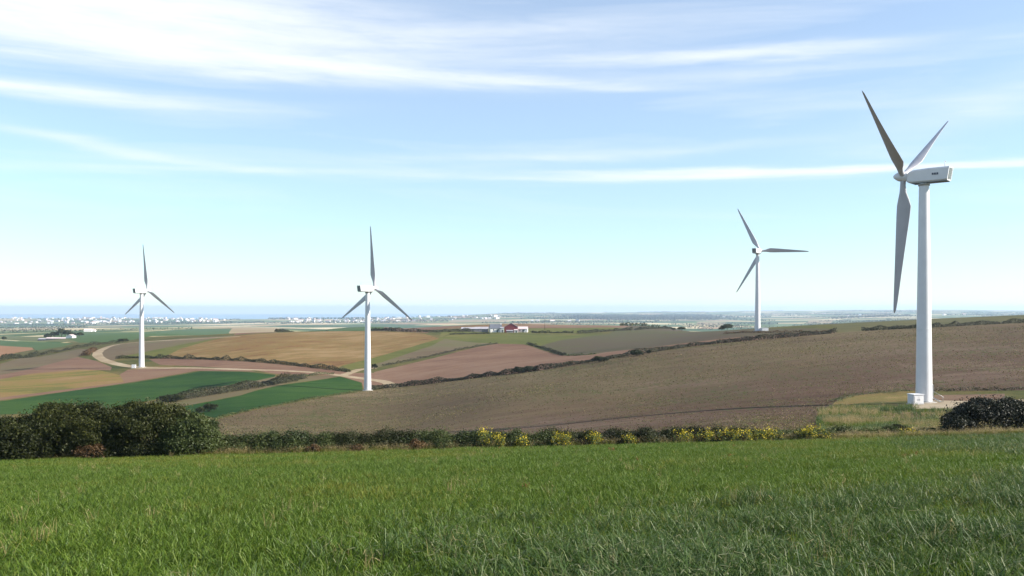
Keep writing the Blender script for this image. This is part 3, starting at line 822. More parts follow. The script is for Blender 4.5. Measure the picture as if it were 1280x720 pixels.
M['bark'] = plain_mat('bark', (0.09, 0.07, 0.05), 0.9, (0.04, 0.03, 0.025), 6, 0.5)
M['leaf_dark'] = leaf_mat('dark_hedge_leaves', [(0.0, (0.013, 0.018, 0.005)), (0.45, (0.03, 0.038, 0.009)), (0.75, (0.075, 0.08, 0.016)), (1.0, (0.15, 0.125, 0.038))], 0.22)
M['leaf_mid'] = leaf_mat('bramble_leaves', [(0.0, (0.02, 0.034, 0.011)), (0.5, (0.055, 0.075, 0.02)), (0.85, (0.11, 0.12, 0.035)), (1.0, (0.22, 0.14, 0.07))], 0.25)
M['leaf_rust'] = leaf_mat('rusty_leaves', [(0.0, (0.04, 0.028, 0.013)), (0.5, (0.10, 0.055, 0.022)), (1.0, (0.22, 0.14, 0.06))], 0.2)
M['leaf_far'] = leaf_mat('field_hedge_leaves', [(0.0, (0.016, 0.016, 0.008)), (0.5, (0.030, 0.032, 0.011)), (0.85, (0.052, 0.052, 0.017)), (1.0, (0.085, 0.075, 0.028))], 0.15)
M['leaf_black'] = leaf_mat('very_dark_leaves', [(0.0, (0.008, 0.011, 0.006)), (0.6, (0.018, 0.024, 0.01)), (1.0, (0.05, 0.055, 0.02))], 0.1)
M['leaf_yellow'] = leaf_mat('yellow_flowers', [(0.0, (0.30, 0.25, 0.012)), (1.0, (0.55, 0.44, 0.025))], 0.2)
M['leaf_green'] = leaf_mat('weed_leaves', [(0.0, (0.05, 0.08, 0.02)), (1.0, (0.14, 0.18, 0.05))], 0.3)
M['leaf_straw'] = leaf_mat('dry_stems', [(0.0, (0.22, 0.17, 0.08)), (0.6, (0.38, 0.30, 0.16)), (1.0, (0.50, 0.42, 0.26))], 0.25)


def stems_mesh(pts, base, n, rad=0.05):
    bm = bmesh.new()
    for i in range(n):
        p = pts[random.randrange(len(pts))]
        b = Vector((base[0] + random.uniform(-.4, .4), base[1] + random.uniform(-.3, .3), base[2] - 0.1)); e = Vector(p)
        m_ = b.lerp(e, 0.5) + Vector((random.uniform(-.2, .2), random.uniform(-.2, .2), 0.15))
        tube(bm, [b, m_, e], [rad, rad * 0.65, rad * 0.2], 5, False)
    return bm_mesh('stems', bm)


def bush(name, lobes, n, size, mat, label, cat='bush', group=None, tbias=0.0, stems=10, stem_name='stems', rad=0.05, inner=0.3):
    """lobes are relative to a base point that is the first argument's ground point"""
    bx0, by0 = lobes[0][0], lobes[0][1]; bz0 = gz(bx0, by0)
    root = empty(name, (bx0, by0, bz0)); tag(root, label, cat, group)
    L = [(a - bx0, b - by0, c - bz0, d, e, f) for a, b, c, d, e, f in lobes]
    P, nr, k = lobe_points(L, n, inner)
    g = ground(P[:, 0] + bx0, P[:, 1] + by0) - bz0
    ok = P[:, 2] > g + 0.02; P, nr, k = P[ok], nr[ok], k[ok]
    lt = rng.random(len(L))
    tint = np.clip(0.34 * rng.random(len(P)) ** 1.3 + 0.42 * lt[k] + tbias, 0, 1)
    obj('foliage', leaves(name, P, nr, size * rng.uniform(0.7, 1.35, len(P)), tint), M[mat], root)['kind'] = 'stuff'
    if stems: obj(stem_name, stems_mesh([tuple(p) for p in P[:400]], (0, 0, 0), stems, rad), M['bark'], root)['kind'] = 'stuff'
    return root


def near(u, v_top, d, depth_r, wpx, grow=1.0):
    """lobe of a bush standing on the ground at distance d, reaching up to a sight line v_top, wpx wide"""
    x = (u - U0) / F * d; z0 = gz(x, d); top = zz(v_top, d); h = (top - z0)
    return (x, d, z0 + h * 0.38, wpx / F * d / 2 * grow, depth_r, h * 0.62)


# the tall thicket at the left end of the near hedge
random.seed(3)
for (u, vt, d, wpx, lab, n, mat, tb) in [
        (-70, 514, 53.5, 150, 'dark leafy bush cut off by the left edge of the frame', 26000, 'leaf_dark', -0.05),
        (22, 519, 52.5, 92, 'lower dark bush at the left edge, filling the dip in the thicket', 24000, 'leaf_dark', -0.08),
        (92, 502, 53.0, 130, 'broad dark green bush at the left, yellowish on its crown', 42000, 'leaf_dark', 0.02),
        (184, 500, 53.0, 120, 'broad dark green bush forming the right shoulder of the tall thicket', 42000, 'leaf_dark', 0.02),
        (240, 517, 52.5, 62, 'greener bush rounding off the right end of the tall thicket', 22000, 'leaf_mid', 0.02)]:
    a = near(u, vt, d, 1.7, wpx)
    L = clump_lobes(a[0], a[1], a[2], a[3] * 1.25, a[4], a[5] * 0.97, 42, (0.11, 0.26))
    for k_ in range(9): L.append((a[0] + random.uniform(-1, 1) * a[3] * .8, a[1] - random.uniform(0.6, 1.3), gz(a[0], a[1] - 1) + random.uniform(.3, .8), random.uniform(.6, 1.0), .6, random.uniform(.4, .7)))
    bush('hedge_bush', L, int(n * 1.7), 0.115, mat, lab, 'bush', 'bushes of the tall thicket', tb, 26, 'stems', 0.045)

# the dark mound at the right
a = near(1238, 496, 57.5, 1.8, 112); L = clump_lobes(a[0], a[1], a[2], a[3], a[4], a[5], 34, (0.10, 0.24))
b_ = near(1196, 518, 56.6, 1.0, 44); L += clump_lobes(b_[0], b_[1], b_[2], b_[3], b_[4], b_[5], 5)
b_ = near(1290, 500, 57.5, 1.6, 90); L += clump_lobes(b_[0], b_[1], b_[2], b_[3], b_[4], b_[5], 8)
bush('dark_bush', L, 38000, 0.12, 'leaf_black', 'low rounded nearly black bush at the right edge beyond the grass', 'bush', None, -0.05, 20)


# the low near hedge, bush after bush
def low_hedge():
    segs = [(262, 336, 541, 0.05, 'leaf_mid', 'low green bramble hedge just right of the tall thicket'),
            (336, 420, 541, -0.05, 'leaf_mid', 'low bramble hedge in front of the left end of the brown field'),
            (420, 512, 540.5, -0.08, 'leaf_dark', 'dark low hedge below the middle-left turbine'),
            (512, 600, 541, -0.02, 'leaf_mid', 'low dull hedge left of the tall yellow weed'),
            (600, 690, 541, -0.05, 'leaf_mid', 'low hedge around the leftmost yellow weeds'),
            (690, 790, 539.5, -0.1, 'leaf_dark', 'dark low hedge in the middle, where the tower shadow meets it'),
            (790, 880, 537.5, -0.08, 'leaf_dark', 'dark low hedge right of the middle with scattered yellow weeds'),
            (880, 960, 537, -0.05, 'leaf_dark', 'low hedge beneath the bright yellow weed clumps'),
            (960, 1040, 537, 0.02, 'leaf_mid', 'right end of the low hedge beside the rough grass')]
    for (ua, ub, vt, tb, mat, lab) in segs:
        L = []
        u = ua
        while u < ub + 6:
            w = random.uniform(16, 34); d = 54.2 + 0.0006 * (u - 640) + random.uniform(-.35, .35)
            q = near(u, vt + random.uniform(-4.0, 4), d, 0.75, w * 1.35)
            L.append(q); L.append((q[0] + random.uniform(-.5, .5), q[1] - 0.7, q[2] - 0.2, q[3] * .9, .6, q[5] * .75))
            u += w * 0.62
        bush('bramble_hedge', L, int(21000 * (ub - ua) / 85), 0.095, mat, lab, 'hedge', 'low hedge along the meadow edge', tb, 10, 'stems', 0.02)


low_hedge()


def ragwort(u, v_top, d, w, label):
    x = (u - U0) / F * d; z0 = gz(x, d); h = zz(v_top, d) - z0
    root = empty('yellow_weed', (x, d, z0)); tag(root, label, 'weed', 'yellow-flowered weeds')
    ns = int(10 + w * 14)
    bm = bmesh.new(); tops = []
    for i in range(ns):
        a = random.uniform(0, 6.28); r = w * 0.8 * random.random() ** 0.7; hh = h * random.uniform(0.35, 1.0)
        p0 = (r * .6 * math.cos(a), r * .6 * math.sin(a), -0.05); p1 = (r * math.cos(a), r * math.sin(a), hh)
        tube(bm, [p0, p1], [0.012, 0.006], 4, False); tops.append(p1)
    obj('stems', bm_mesh('stems', bm), M['bark'], root)['kind'] = 'stuff'
    tp = np.array(tops); n = ns * 15
    P = tp[rng.integers(0, ns, n)] + rng.normal(0, 1, (n, 3)) * np.array([0.10, 0.10, 0.13])
    nr = unit(n); nr[:, 2] = abs(nr[:, 2]) + 0.4; nr /= np.linalg.norm(nr, axis=1, keepdims=True)
    obj('flowers', leaves('flowers', P, nr, rng.uniform(0.05, 0.09, n), rng.random(n), 0.9), M['leaf_yellow'], root)['kind'] = 'stuff'
    n = ns * 30
    P = tp[rng.integers(0, ns, n)] * np.array([1, 1, 0]) + rng.normal(0, 0.06, (n, 3)) * np.array([1, 1, 0]) + np.array([0, 0, 1]) * rng.uniform(0.05, h * 0.85, n)[:, None]
    obj('leaves', leaves('leaves', P, unit(n), rng.uniform(0.08, 0.14, n), rng.random(n), 0.4), M['leaf_green'], root)['kind'] = 'stuff'


for (u, vt, d, w, lab) in [
        (607, 536, 52.9, 0.7, 'tall yellow-flowered weed standing alone at the left of the low hedge'), (624, 543, 52.6, 0.5, 'small yellow weed just right of the tall leftmost one'),
        (652, 545, 52.8, 0.4, 'sparse yellow weed between the leftmost pair and the middle ones'), (702, 541, 52.9, 0.8, 'yellow weed clump below the dark hedge in the middle'),
        (742, 541, 53.0, 0.6, 'thin yellow weed in the middle of the low hedge'), (788, 543, 53.0, 0.4, 'short yellow weed right of the middle'), (855, 540, 53.1, 0.7, 'yellow weed clump left of the brightest row'),
        (886, 538, 53.2, 0.9, 'yellow weed clump at the left end of the brightest row'), (912, 537, 53.3, 0.9, 'yellow weed clump in the centre of the brightest row'), (938, 536, 53.3, 1.1, 'dense bright yellow weed clump right of the row centre'),
        (964, 536, 53.4, 0.8, 'yellow weed clump before the gap in the row'), (1007, 537, 53.5, 0.6, 'yellow weed left of the biggest clump'), (1020, 533, 53.6, 1.3, 'biggest brightest yellow weed clump at the end of the hedge'),
        (1137, 537, 54.6, 0.7, 'lone pale yellow weed below the white transformer box')]:
    ragwort(u, vt, d, w, lab)


def patch(name, u, v_top, d, wpx, n, mat, label, cat, size=0.1, group=None):
    q = near(u, v_top, d, 0.45, wpx)
    L = clump_lobes(q[0], q[1], q[2], q[3], q[4], q[5], 6)
    bush(name, L, n, size, mat, label, cat, group, 0.0, 8, 'stems', 0.012)


for (u, vt, d, w, lab) in [(112, 556, 51.3, 44, 'pale rusty dead weeds at the foot of the tall thicket'), (226, 558, 51.8, 34, 'rust-red weeds at the foot of the right-hand thicket bushes'),
                           (392, 556, 52.8, 22, 'rusty dead weeds at the foot of the low hedge left of centre'), (446, 556, 52.9, 22, 'reddish weeds under the dark low hedge near the turbine base'),
                           (520, 551, 53.0, 26, 'greyish dead weeds at the foot of the low hedge near the centre')]:
    patch('dead_weeds', u, vt, d, w, 1500, 'leaf_rust', lab, 'weeds', 0.1, 'dead weeds along the hedge foot')

# shrubby mounds of rough growth between the low hedge and the dark bush
for (u, vt, d, w, m_, lab) in [(1052, 531, 56.5, 40, 'leaf_mid', 'rough green scrub at the right end of the hedge'), (1088, 534, 56, 34, 'leaf_green', 'paler green scrub left of the lone yellow weed'),
                               (1112, 531, 57, 26, 'leaf_mid', 'low scrub in front of the reddish bare soil'), (1126, 532, 58.5, 38, 'leaf_dark', 'small dark scrub clump below the transformer box'),
                               (1158, 535, 57, 34, 'leaf_mid', 'low scrub between the yellow weed and the dark bush'), (1182, 533, 58, 22, 'leaf_green', 'pale scrub touching the left side of the dark bush')]:
    patch('scrub', u, vt, d, w, 4200, m_, lab, 'scrub', 0.09, 'scrub right of the low hedge')


# hedges between the fields
def hedgerow(pix, h, w, per_m, size, label, mat='leaf_far', wild=0.35, name='hedgerow', cat='hedge', group='hedges between the fields', tbias=0.0):
    line = smooth_line([W(p) for p in pix], 2)
    seg = [np.linalg.norm(b - a) for a, b in zip(line[:-1], line[1:])]; L = sum(seg); cum = np.concatenate([[0], np.cumsum(seg)])
    n = int(L * per_m)
    s = rng.uniform(0, L, n); i = np.clip(np.searchsorted(cum, s) - 1, 0, len(seg) - 1); t = (s - cum[i]) / np.array(seg)[i]
    A = np.array(line); base = A[i] + (A[i + 1] - A[i]) * t[:, None]
    tg = A[i + 1] - A[i]; tg /= np.linalg.norm(tg, axis=1, keepdims=True) + 1e-9; nr2 = np.stack([-tg[:, 1], tg[:, 0]], 1)
    # height varies along the hedge
    K = max(4, int(L / (2.2 * h)))
    hv = np.interp(s, np.linspace(0, L, K), 1 + wild * rng.normal(0, 1, K).clip(-1.6, 2.2)); hv = np.clip(hv, 0.3, 2.2)
    ang = rng.uniform(0, math.pi, n); rr = np.where(rng.random(n) < 0.7, rng.uniform(0.8, 1.05, n), rng.uniform(0.2, 0.9, n))
    off = np.cos(ang) * rr * w / 2 * np.sqrt(hv); zz_ = np.sin(ang) ** 0.7 * rr * h * hv
    xy = base + nr2 * off[:, None]
    P = np.stack([xy[:, 0], xy[:, 1], ground(xy[:, 0], xy[:, 1]) + zz_], 1)
    nr = np.stack([nr2[:, 0] * np.cos(ang), nr2[:, 1] * np.cos(ang), np.sin(ang)], 1) + rng.normal(0, 0.5, (n, 3)); nr /= np.linalg.norm(nr, axis=1, keepdims=True)
    x0, y0 = line[len(line) // 2]; z0 = gz(x0, y0)
    root = empty(name, (x0, y0, z0)); tag(root, label, cat, group)
    tn = np.interp(s, np.linspace(0, L, K), rng.random(K))
    obj('foliage', leaves(name, P - np.array([x0, y0, z0]), nr, size * rng.uniform(0.7, 1.4, n), np.clip(0.5 * rng.random(n) + 0.4 * tn + tbias, 0, 1), 0.8), M[mat], root)['kind'] = 'stuff'
    bm = bmesh.new()
    for k in range(min(24, max(5, int(L / 12)))):
        j = random.randrange(n); hh = float(zz_[j]) + 0.2
        p = (base[j, 0] - x0, base[j, 1] - y0, gz(*base[j]) - z0)
        tube(bm, [(p[0], p[1], p[2] - 0.1), (p[0] + random.uniform(-.2, .2), p[1], p[2] + hh * 0.85)], [0.05, 0.02], 5, False)
    obj('stems', bm_mesh('stems', bm), M['bark'], root)['kind'] = 'stuff'
    return root


hedgerow([(268, 524.5), (300, 515.5), (380, 500), (445, 490)], 0.55, 1.6, 26, 0.28, 'low grassy bank between the lower green strip and the brown field', 'leaf_mid', 0.5, 'field_bank', 'bank')
hedgerow([(462, 487.5), (490, 484), (560, 476.5), (650, 466), (700, 459.5), (800, 443), (850, 434.5), (900, 429), (947, 425), (1045, 416.3)], 1.5, 2.2, 95, 0.36, 'long dark hedge climbing from the middle-left turbine along the top of the brown field', 'leaf_far', 0.28, tbias=-0.1)
hedgerow([(1077, 413.7), (1120, 411.5), (1160, 409.7), (1200, 407.5), (1280, 403.3), (1400, 0, 352)], 1.5, 2.4, 90, 0.34, 'dark hedge along the ridge behind the nearest turbine', wild=0.35)
hedgerow([(146, 448), (186, 447.6), (250, 449), (300, 451), (360, 456), (400, 460.5), (437, 465)], 1.7, 2.2, 50, 0.4, 'rusty dark hedge along the lower edge of the tan hillside field', 'leaf_far', 0.35, tbias=0.12)
hedgerow([(200, 502.5), (240, 496.5), (300, 487.5), (340, 480), (375, 472.5)], 1.9, 7.0, 150, 0.36, 'dark hedge running between the two bright green strips', wild=0.35)
hedgerow([(375, 471), (400, 467.8), (418, 468)], 0.8, 1.6, 40, 0.3, 'thin end of the hedge between the green strips, near the track', 'leaf_mid')
hedgerow([(478, 457.5), (520, 449.5), (560, 440.5), (600, 432.5), (622, 429.5)], 0.8, 1.5, 26, 0.35, 'low hedge between the pink field and the grey-tan slope', wild=0.4)
hedgerow([(345, 415.2), (400, 413.4), (470, 413.4), (530, 416), (590, 0, 735)], 2.1, 2.6, 34, 0.6, 'dark hedge along the crest of the tan hillside field', wild=0.3)
hedgerow([(660, 430.5), (685, 437), (706, 444.5)], 1.0, 2.0, 36, 0.4, 'short hedge bank at the left corner of the grey-green field', wild=0.5)
hedgerow([(706, 444.5), (725, 444.5), (745, 442.5)], 0.5, 1.4, 20, 0.35, 'low bank at the foot of the grey-green field', 'leaf_mid', 0.4, 'field_bank', 'bank')
hedgerow([(-120, 0, 470), (0, 453.5), (40, 446), (70, 441), (100, 434.5), (150, 428)], 2.2, 3.0, 40, 0.5, 'thick dark hedge slanting up from the left edge toward the looping track', wild=0.4)
hedgerow([(106, 445), (112, 441), (118, 437.5)], 1.6, 4.0, 60, 0.45, 'brown scrubby bank on the outside of the track bend', 'leaf_rust', 0.4, 'scrub_bank', 'bank')
hedgerow([(722, 417), (755, 414.7), (790, 412.8)], 2.0, 2.5, 34, 0.6, 'dark hedge on the skyline right of the farm pasture', wild=0.25)
hedgerow([(794, 412.6), (840, 411.2)], 1.6, 2.2, 34, 0.6, 'short dark hedge right of the skyline hedge', wild=0.3)
hedgerow([(562, 418.3), (590, 417.5), (612, 417.3)], 1.2, 2.0, 24, 0.6, 'low hedge left of the stone sheds', wild=0.4)
hedgerow([(664, 416.2), (690, 416.5), (717, 416)], 1.3, 2.0, 28, 0.6, 'low hedge right of the red barn', wild=0.4)
hedgerow([(905, 417.5), (950, 416.2), (1000, 415.2), (1042, 414.8)], 0.6, 1.4, 26, 0.32, 'thin weedy line below the ridge turbine', 'leaf_rust', 0.5)
hedgerow([(1166, 489), (1210, 488.3), (1280, 488), (1360, 0, 160)], 0.55, 1.4, 60, 0.16, 'low dark bank behind the gravel pad of the nearest turbine', wild=0.35, name='field_bank', cat='bank')
hedgerow([(1040, 503), (1062, 494.5), (1098, 491), (1140, 488.5)], 0.3, 1.8, 50, 0.14, 'straggly dry weeds edging the pad left of the nearest turbine', 'leaf_mid', 0.5, 'weed_fringe', 'weeds')


def hedge_bush(u, v_base, vt, wpx, label, n=2600, mat='leaf_dark', size=0.35, name='field_bush', cat='bush', group='bushes on the field hedges', tb=-0.1):
    d = depth_at(u, v_base); q = near(u, vt, d, wpx / F * d / 2 * 0.6, wpx)
    bush(name, clump_lobes(q[0], q[1], q[2], q[3], q[4], q[5], 9), n, size, mat, label, cat, group, tb, 8, 'stems', 0.06)


hedge_bush(649, 466.5, 458.5, 16, 'left half of the dark bush pair on the long hedge above the brown field')
hedge_bush(663, 464.5, 457.5, 16, 'right half of the dark bush pair on the long hedge above the brown field')
hedge_bush(750, 452.5, 445.5, 20, 'dark round bush midway up the long hedge')
hedge_bush(796, 444.8, 437.5, 18, 'dark round bush on the upper part of the long hedge')
hedge_bush(811, 442, 437.5, 6, 'tiny dark bush beside the upper round one', 800)
hedge_bush(468, 461, 455, 8, 'small dark bush right of the tower below the tan field', 900)
hedge_bush(262, 514, 504.5, 20, 'small dark bush at the tip of the lower green strip', 2200, 'leaf_dark', 0.28)
hedge_bush(250, 516, 509, 12, 'smaller dark bush left of the one at the green strip tip', 1200, 'leaf_dark', 0.28)
hedge_bush(214, 502, 492.5, 30, 'bluish dark bush at the left end of the hedge between green strips', 3200, 'leaf_dark', 0.32)


def tree(u, d, h, w, label, group=None, name='tree', n=2600, size=0.7, mat='leaf_dark'):
    x = (u - U0) / F * d; z = gz(x, d)
    root = empty(name, (x, d, z)); tag(root, label, 'tree', group)
    L = clump_lobes(0, 0, h * 0.58, w / 2, w / 2, h * 0.42, 12)
    P, nr, k = lobe_points(L, n, 0.3); lt = rng.random(len(L))
    obj('crown', leaves('crown', P, nr, size * rng.uniform(.7, 1.3, len(P)), np.clip(0.5 * rng.random(len(P)) + 0.35 * lt[k] - 0.1, 0, 1), 0.8), M[mat], root)['kind'] = 'stuff'
    bm = bmesh.new(); tube(bm, [(0, 0, -0.3), (0.1, 0, h * .3), (0, 0.1, h * .7)], [h * .035, h * .025, h * .01], 7)
    for i in range(5):
        a = random.uniform(0, 6.28); tube(bm, [(0, 0, h * .3), (w * .3 * math.cos(a), w * .3 * math.sin(a), h * .6)], [h * .015, h * .005], 5, False)
    obj('trunk', bm_mesh('trunk', bm), M['bark'], root)


G = 'trees on the far farmland'
tree(909, 660, 4.6, 8.6, 'round dark tree left of the ridge turbine', G, n=3000, size=0.55)
tree(902, 680, 3.2, 5, 'small dark tree touching the round one left of the ridge turbine', G, n=1200, size=0.55)
tree(852, 730, 3.4, 6.4, 'small dark tree on the skyline left of the ridge turbine', G, n=1600, size=0.55)
tree(842, 730, 2.6, 3.0, 'tiny tree at the left of the pair on the skyline', G, n=700, size=0.5)
for (u, d, h, w, lab) in [(60, 1120, 7, 9, 'leftmost low tree of the dark clump behind the white sheds'), (68, 1130, 9, 10, 'second tree in the dark clump behind the white sheds'),
                          (77, 1130, 12, 11, 'tallest tree of the dark clump behind the white sheds'), (84, 1120, 9.5, 9, 'tree right of the tallest in the dark clump'), (90, 1110, 6.5, 8, 'low tree at the right of the dark clump'), (99, 1080, 5.5, 9, 'lone tree right of the white sheds'),
                          (5, 1250, 6, 6, 'small tree by the left edge on the olive field'), (153, 655, 3.0, 7, 'small bush-like tree above the looping track')]:
    tree(u, d, h, w, lab, G, n=1500, size=0.9)

# ------------------------------------------------------------------ farm buildings
M['slate'] = plain_mat('slate_roof', (0.10, 0.11, 0.14), 0.7, (0.07, 0.08, 0.10), 0.5)
M['render'] = plain_mat('white_render', (0.78, 0.76, 0.72), 0.9, (0.66, 0.64, 0.60), 0.3)
M['stone'] = plain_mat('grey_stone', (0.26, 0.24, 0.23), 0.95, (0.18, 0.16, 0.16), 0.8)
M['redclad'] = plain_mat('red_cladding', (0.19, 0.028, 0.030), 0.6, (0.15, 0.022, 0.025), 0.5)
M['pinkroof'] = plain_mat('pale_sheet_roof', (0.60, 0.50, 0.50), 0.6, (0.52, 0.42, 0.42), 0.4)
M['greyroof'] = plain_mat('grey_sheet_roof', (0.36, 0.35, 0.38), 0.6, (0.28, 0.27, 0.30), 0.4)
M['glassdark'] = plain_mat('dark_glass', (0.03, 0.035, 0.05), 0.15)


def house(name, u, d, w, dep, eave, ridge, rz, wall, roof, label, cat, gable_x=False, windows=0, door=True, over=0.25, group=None, zoff=0.0):
    """ridge along local x; long side faces -y"""
    x = (u - U0) / F * d
    g = min(gz(x + a, d + b) for a in (-w / 2, w / 2) for b in (-dep / 2, dep / 2))
    root = empty(name, (x, d, g + zoff), R(rz)); tag(root, label, cat, group)
    bm = bmesh.new()
    a = [bm.verts.new(p) for p in ((-w / 2, -dep / 2, 0), (w / 2, -dep / 2, 0), (w / 2, dep / 2, 0), (-w / 2, dep / 2, 0))]
    b = [bm.verts.new((v.co.x, v.co.y, eave)) for v in a]
    r0, r1 = bm.verts.new((-w / 2, 0, ridge)), bm.verts.new((w / 2, 0, ridge))
    bm.faces.new((a[0], a[1], b[1], b[0])); bm.faces.new((a[2], a[3], b[3], b[2]))
    bm.faces.new((a[1], a[2], b[2], r1, b[1])); bm.faces.new((a[3], a[0], b[0], r0, b[3]))
    obj('wall', bm_mesh('wall', bm), M[wall], root)
    bm = bmesh.new(); t = 0.18; k = (ridge - eave) / (dep / 2)
    for s in (-1, 1):
        y0, z0 = s * (dep / 2 + over), eave - k * over + 0.02
        c = [bm.verts.new(p) for p in ((-w / 2 - over, y0, z0), (w / 2 + over, y0, z0), (w / 2 + over, 0, ridge + .02), (-w / 2 - over, 0, ridge + .02))]
        e = [bm.verts.new((v.co.x, v.co.y, v.co.z + t)) for v in c]
        bm.faces.new(c); bm.faces.new(e)
        for i in range(4): bm.faces.new((c[i], c[(i + 1) % 4], e[(i + 1) % 4], e[i]))
    rf = obj('roof', bm_mesh('roof', bm), M[roof], root)
    for i in range(windows):
        xx = -w / 2 + w * (i + 0.7) / (windows + 0.4)
        bm = bmesh.new(); bx(bm, xx - .5, xx + .5, -dep / 2 - .06, -dep / 2 - .003, eave * .45, eave * .8); fr = obj('window', bm_mesh('window', bm), M['render'], root)
        bm = bmesh.new(); bx(bm, xx - .42, xx + .42, -dep / 2 - .09, -dep / 2 - .062, eave * .48, eave * .77); obj('pane', bm_mesh('pane', bm), M['glassdark'], fr)
    if door:
        bm = bmesh.new(); bx(bm, w * .1 - .6, w * .1 + .6, -dep / 2 - .08, -dep / 2 - .004, 0.02, min(2.2, eave * .85)); obj('door', bm_mesh('door', bm), M['grey'], root)
    return root, rf


house('stone_shed', 589, 735, 16, 5, 2.2, 3.4, 0, 'stone', 'greyroof', 'long low stone shed at the left end of the farm', 'shed', windows=3)
house('stone_shed', 602, 728, 11, 5, 2.5, 3.9, 0, 'stone', 'greyroof', 'shorter low shed between the long shed and the slate-roofed barn', 'shed', windows=2)
rt, rf = house('farm_barn', 619.5, 722, 9.5, 8, 3.2, 6.4, 8, 'render', 'slate', 'white-walled barn with a dark slate roof left of the red barn', 'barn', windows=2)
bm = bmesh.new(); bx(bm, 3.9, 4.7, -.4, .4, 5.9, 7.3); obj('chimney', bm_mesh('chimney', bm), M['render'], rf)
rt, rf = house('lean_to', 627.8, 717, 2.6, 3, 3.6, 4.2, 0, 'render', 'greyroof', 'small white lean-to in front of the slate-roofed barn', 'shed', door=True)
house('red_barn', 639, 720, 9, 10.6, 4.4, 7.4, 90, 'redclad', 'slate', 'dark red barn with its gable facing the camera', 'barn')
house('block_store', 637.5, 713, 5.5, 3, 1.5, 1.9, 0, 'stone', 'greyroof', 'low grey store in front of the red barn gable', 'shed', door=False)
house('cream_store', 645, 713, 2.8, 3, 2.0, 2.5, 0, 'render', 'pinkroof', 'small cream hut at the right foot of the red barn', 'shed')
house('pale_shed', 653, 722, 8.5, 7, 2.8, 4.4, -6, 'render', 'pinkroof', 'long pale pinkish shed right of the red barn', 'shed', windows=2)


def pole(u, d, h, label):
    x = (u - U0) / F * d; z = gz(x, d); root = empty('utility_pole', (x, d, z)); tag(root, label, 'utility pole')
    bm = bmesh.new(); tube(bm, [(0, 0, -0.4), (0, 0, h)], [0.2, 0.14], 8); obj('post', bm_mesh('post', bm), M['bark'], root)
    bm = bmesh.new(); bx(bm, -1.0, 1.0, -0.18, -0.06 - 0.1, h - 0.7, h - 0.5); obj('crossarm', bm_mesh('crossarm', bm), M['bark'], root)


pole(681, 780, 9.0, 'wooden utility pole standing in the brown field right of the farm')

# white sheds on the far left farm
house('white_shed', 89, 1075, 7, 9, 3.2, 4.6, 75, 'render', 'pinkroof', 'bright white shed at the right end of the left farm', 'shed', door=False)
house('long_greenhouse', 72, 1085, 26, 8, 2.2, 3.4, -4, 'stone', 'pinkroof', 'long pale roofed shed below the dark tree clump', 'shed', door=False)
house('long_shed', 58, 1095, 18, 7, 2.0, 3.0, -4, 'stone', 'greyroof', 'long grey shed left of the pale roofed one', 'shed', door=False)
house('white_bungalow', 110, 2050, 16, 9, 4, 7, 10, 'render', 'pinkroof', 'white house on the dark tree line before the left town', 'house', door=False)
house('white_bungalow', 117, 2080, 9, 9, 3, 5, 10, 'render', 'pinkroof', 'smaller white house right of the one on the tree line', 'house', door=False)


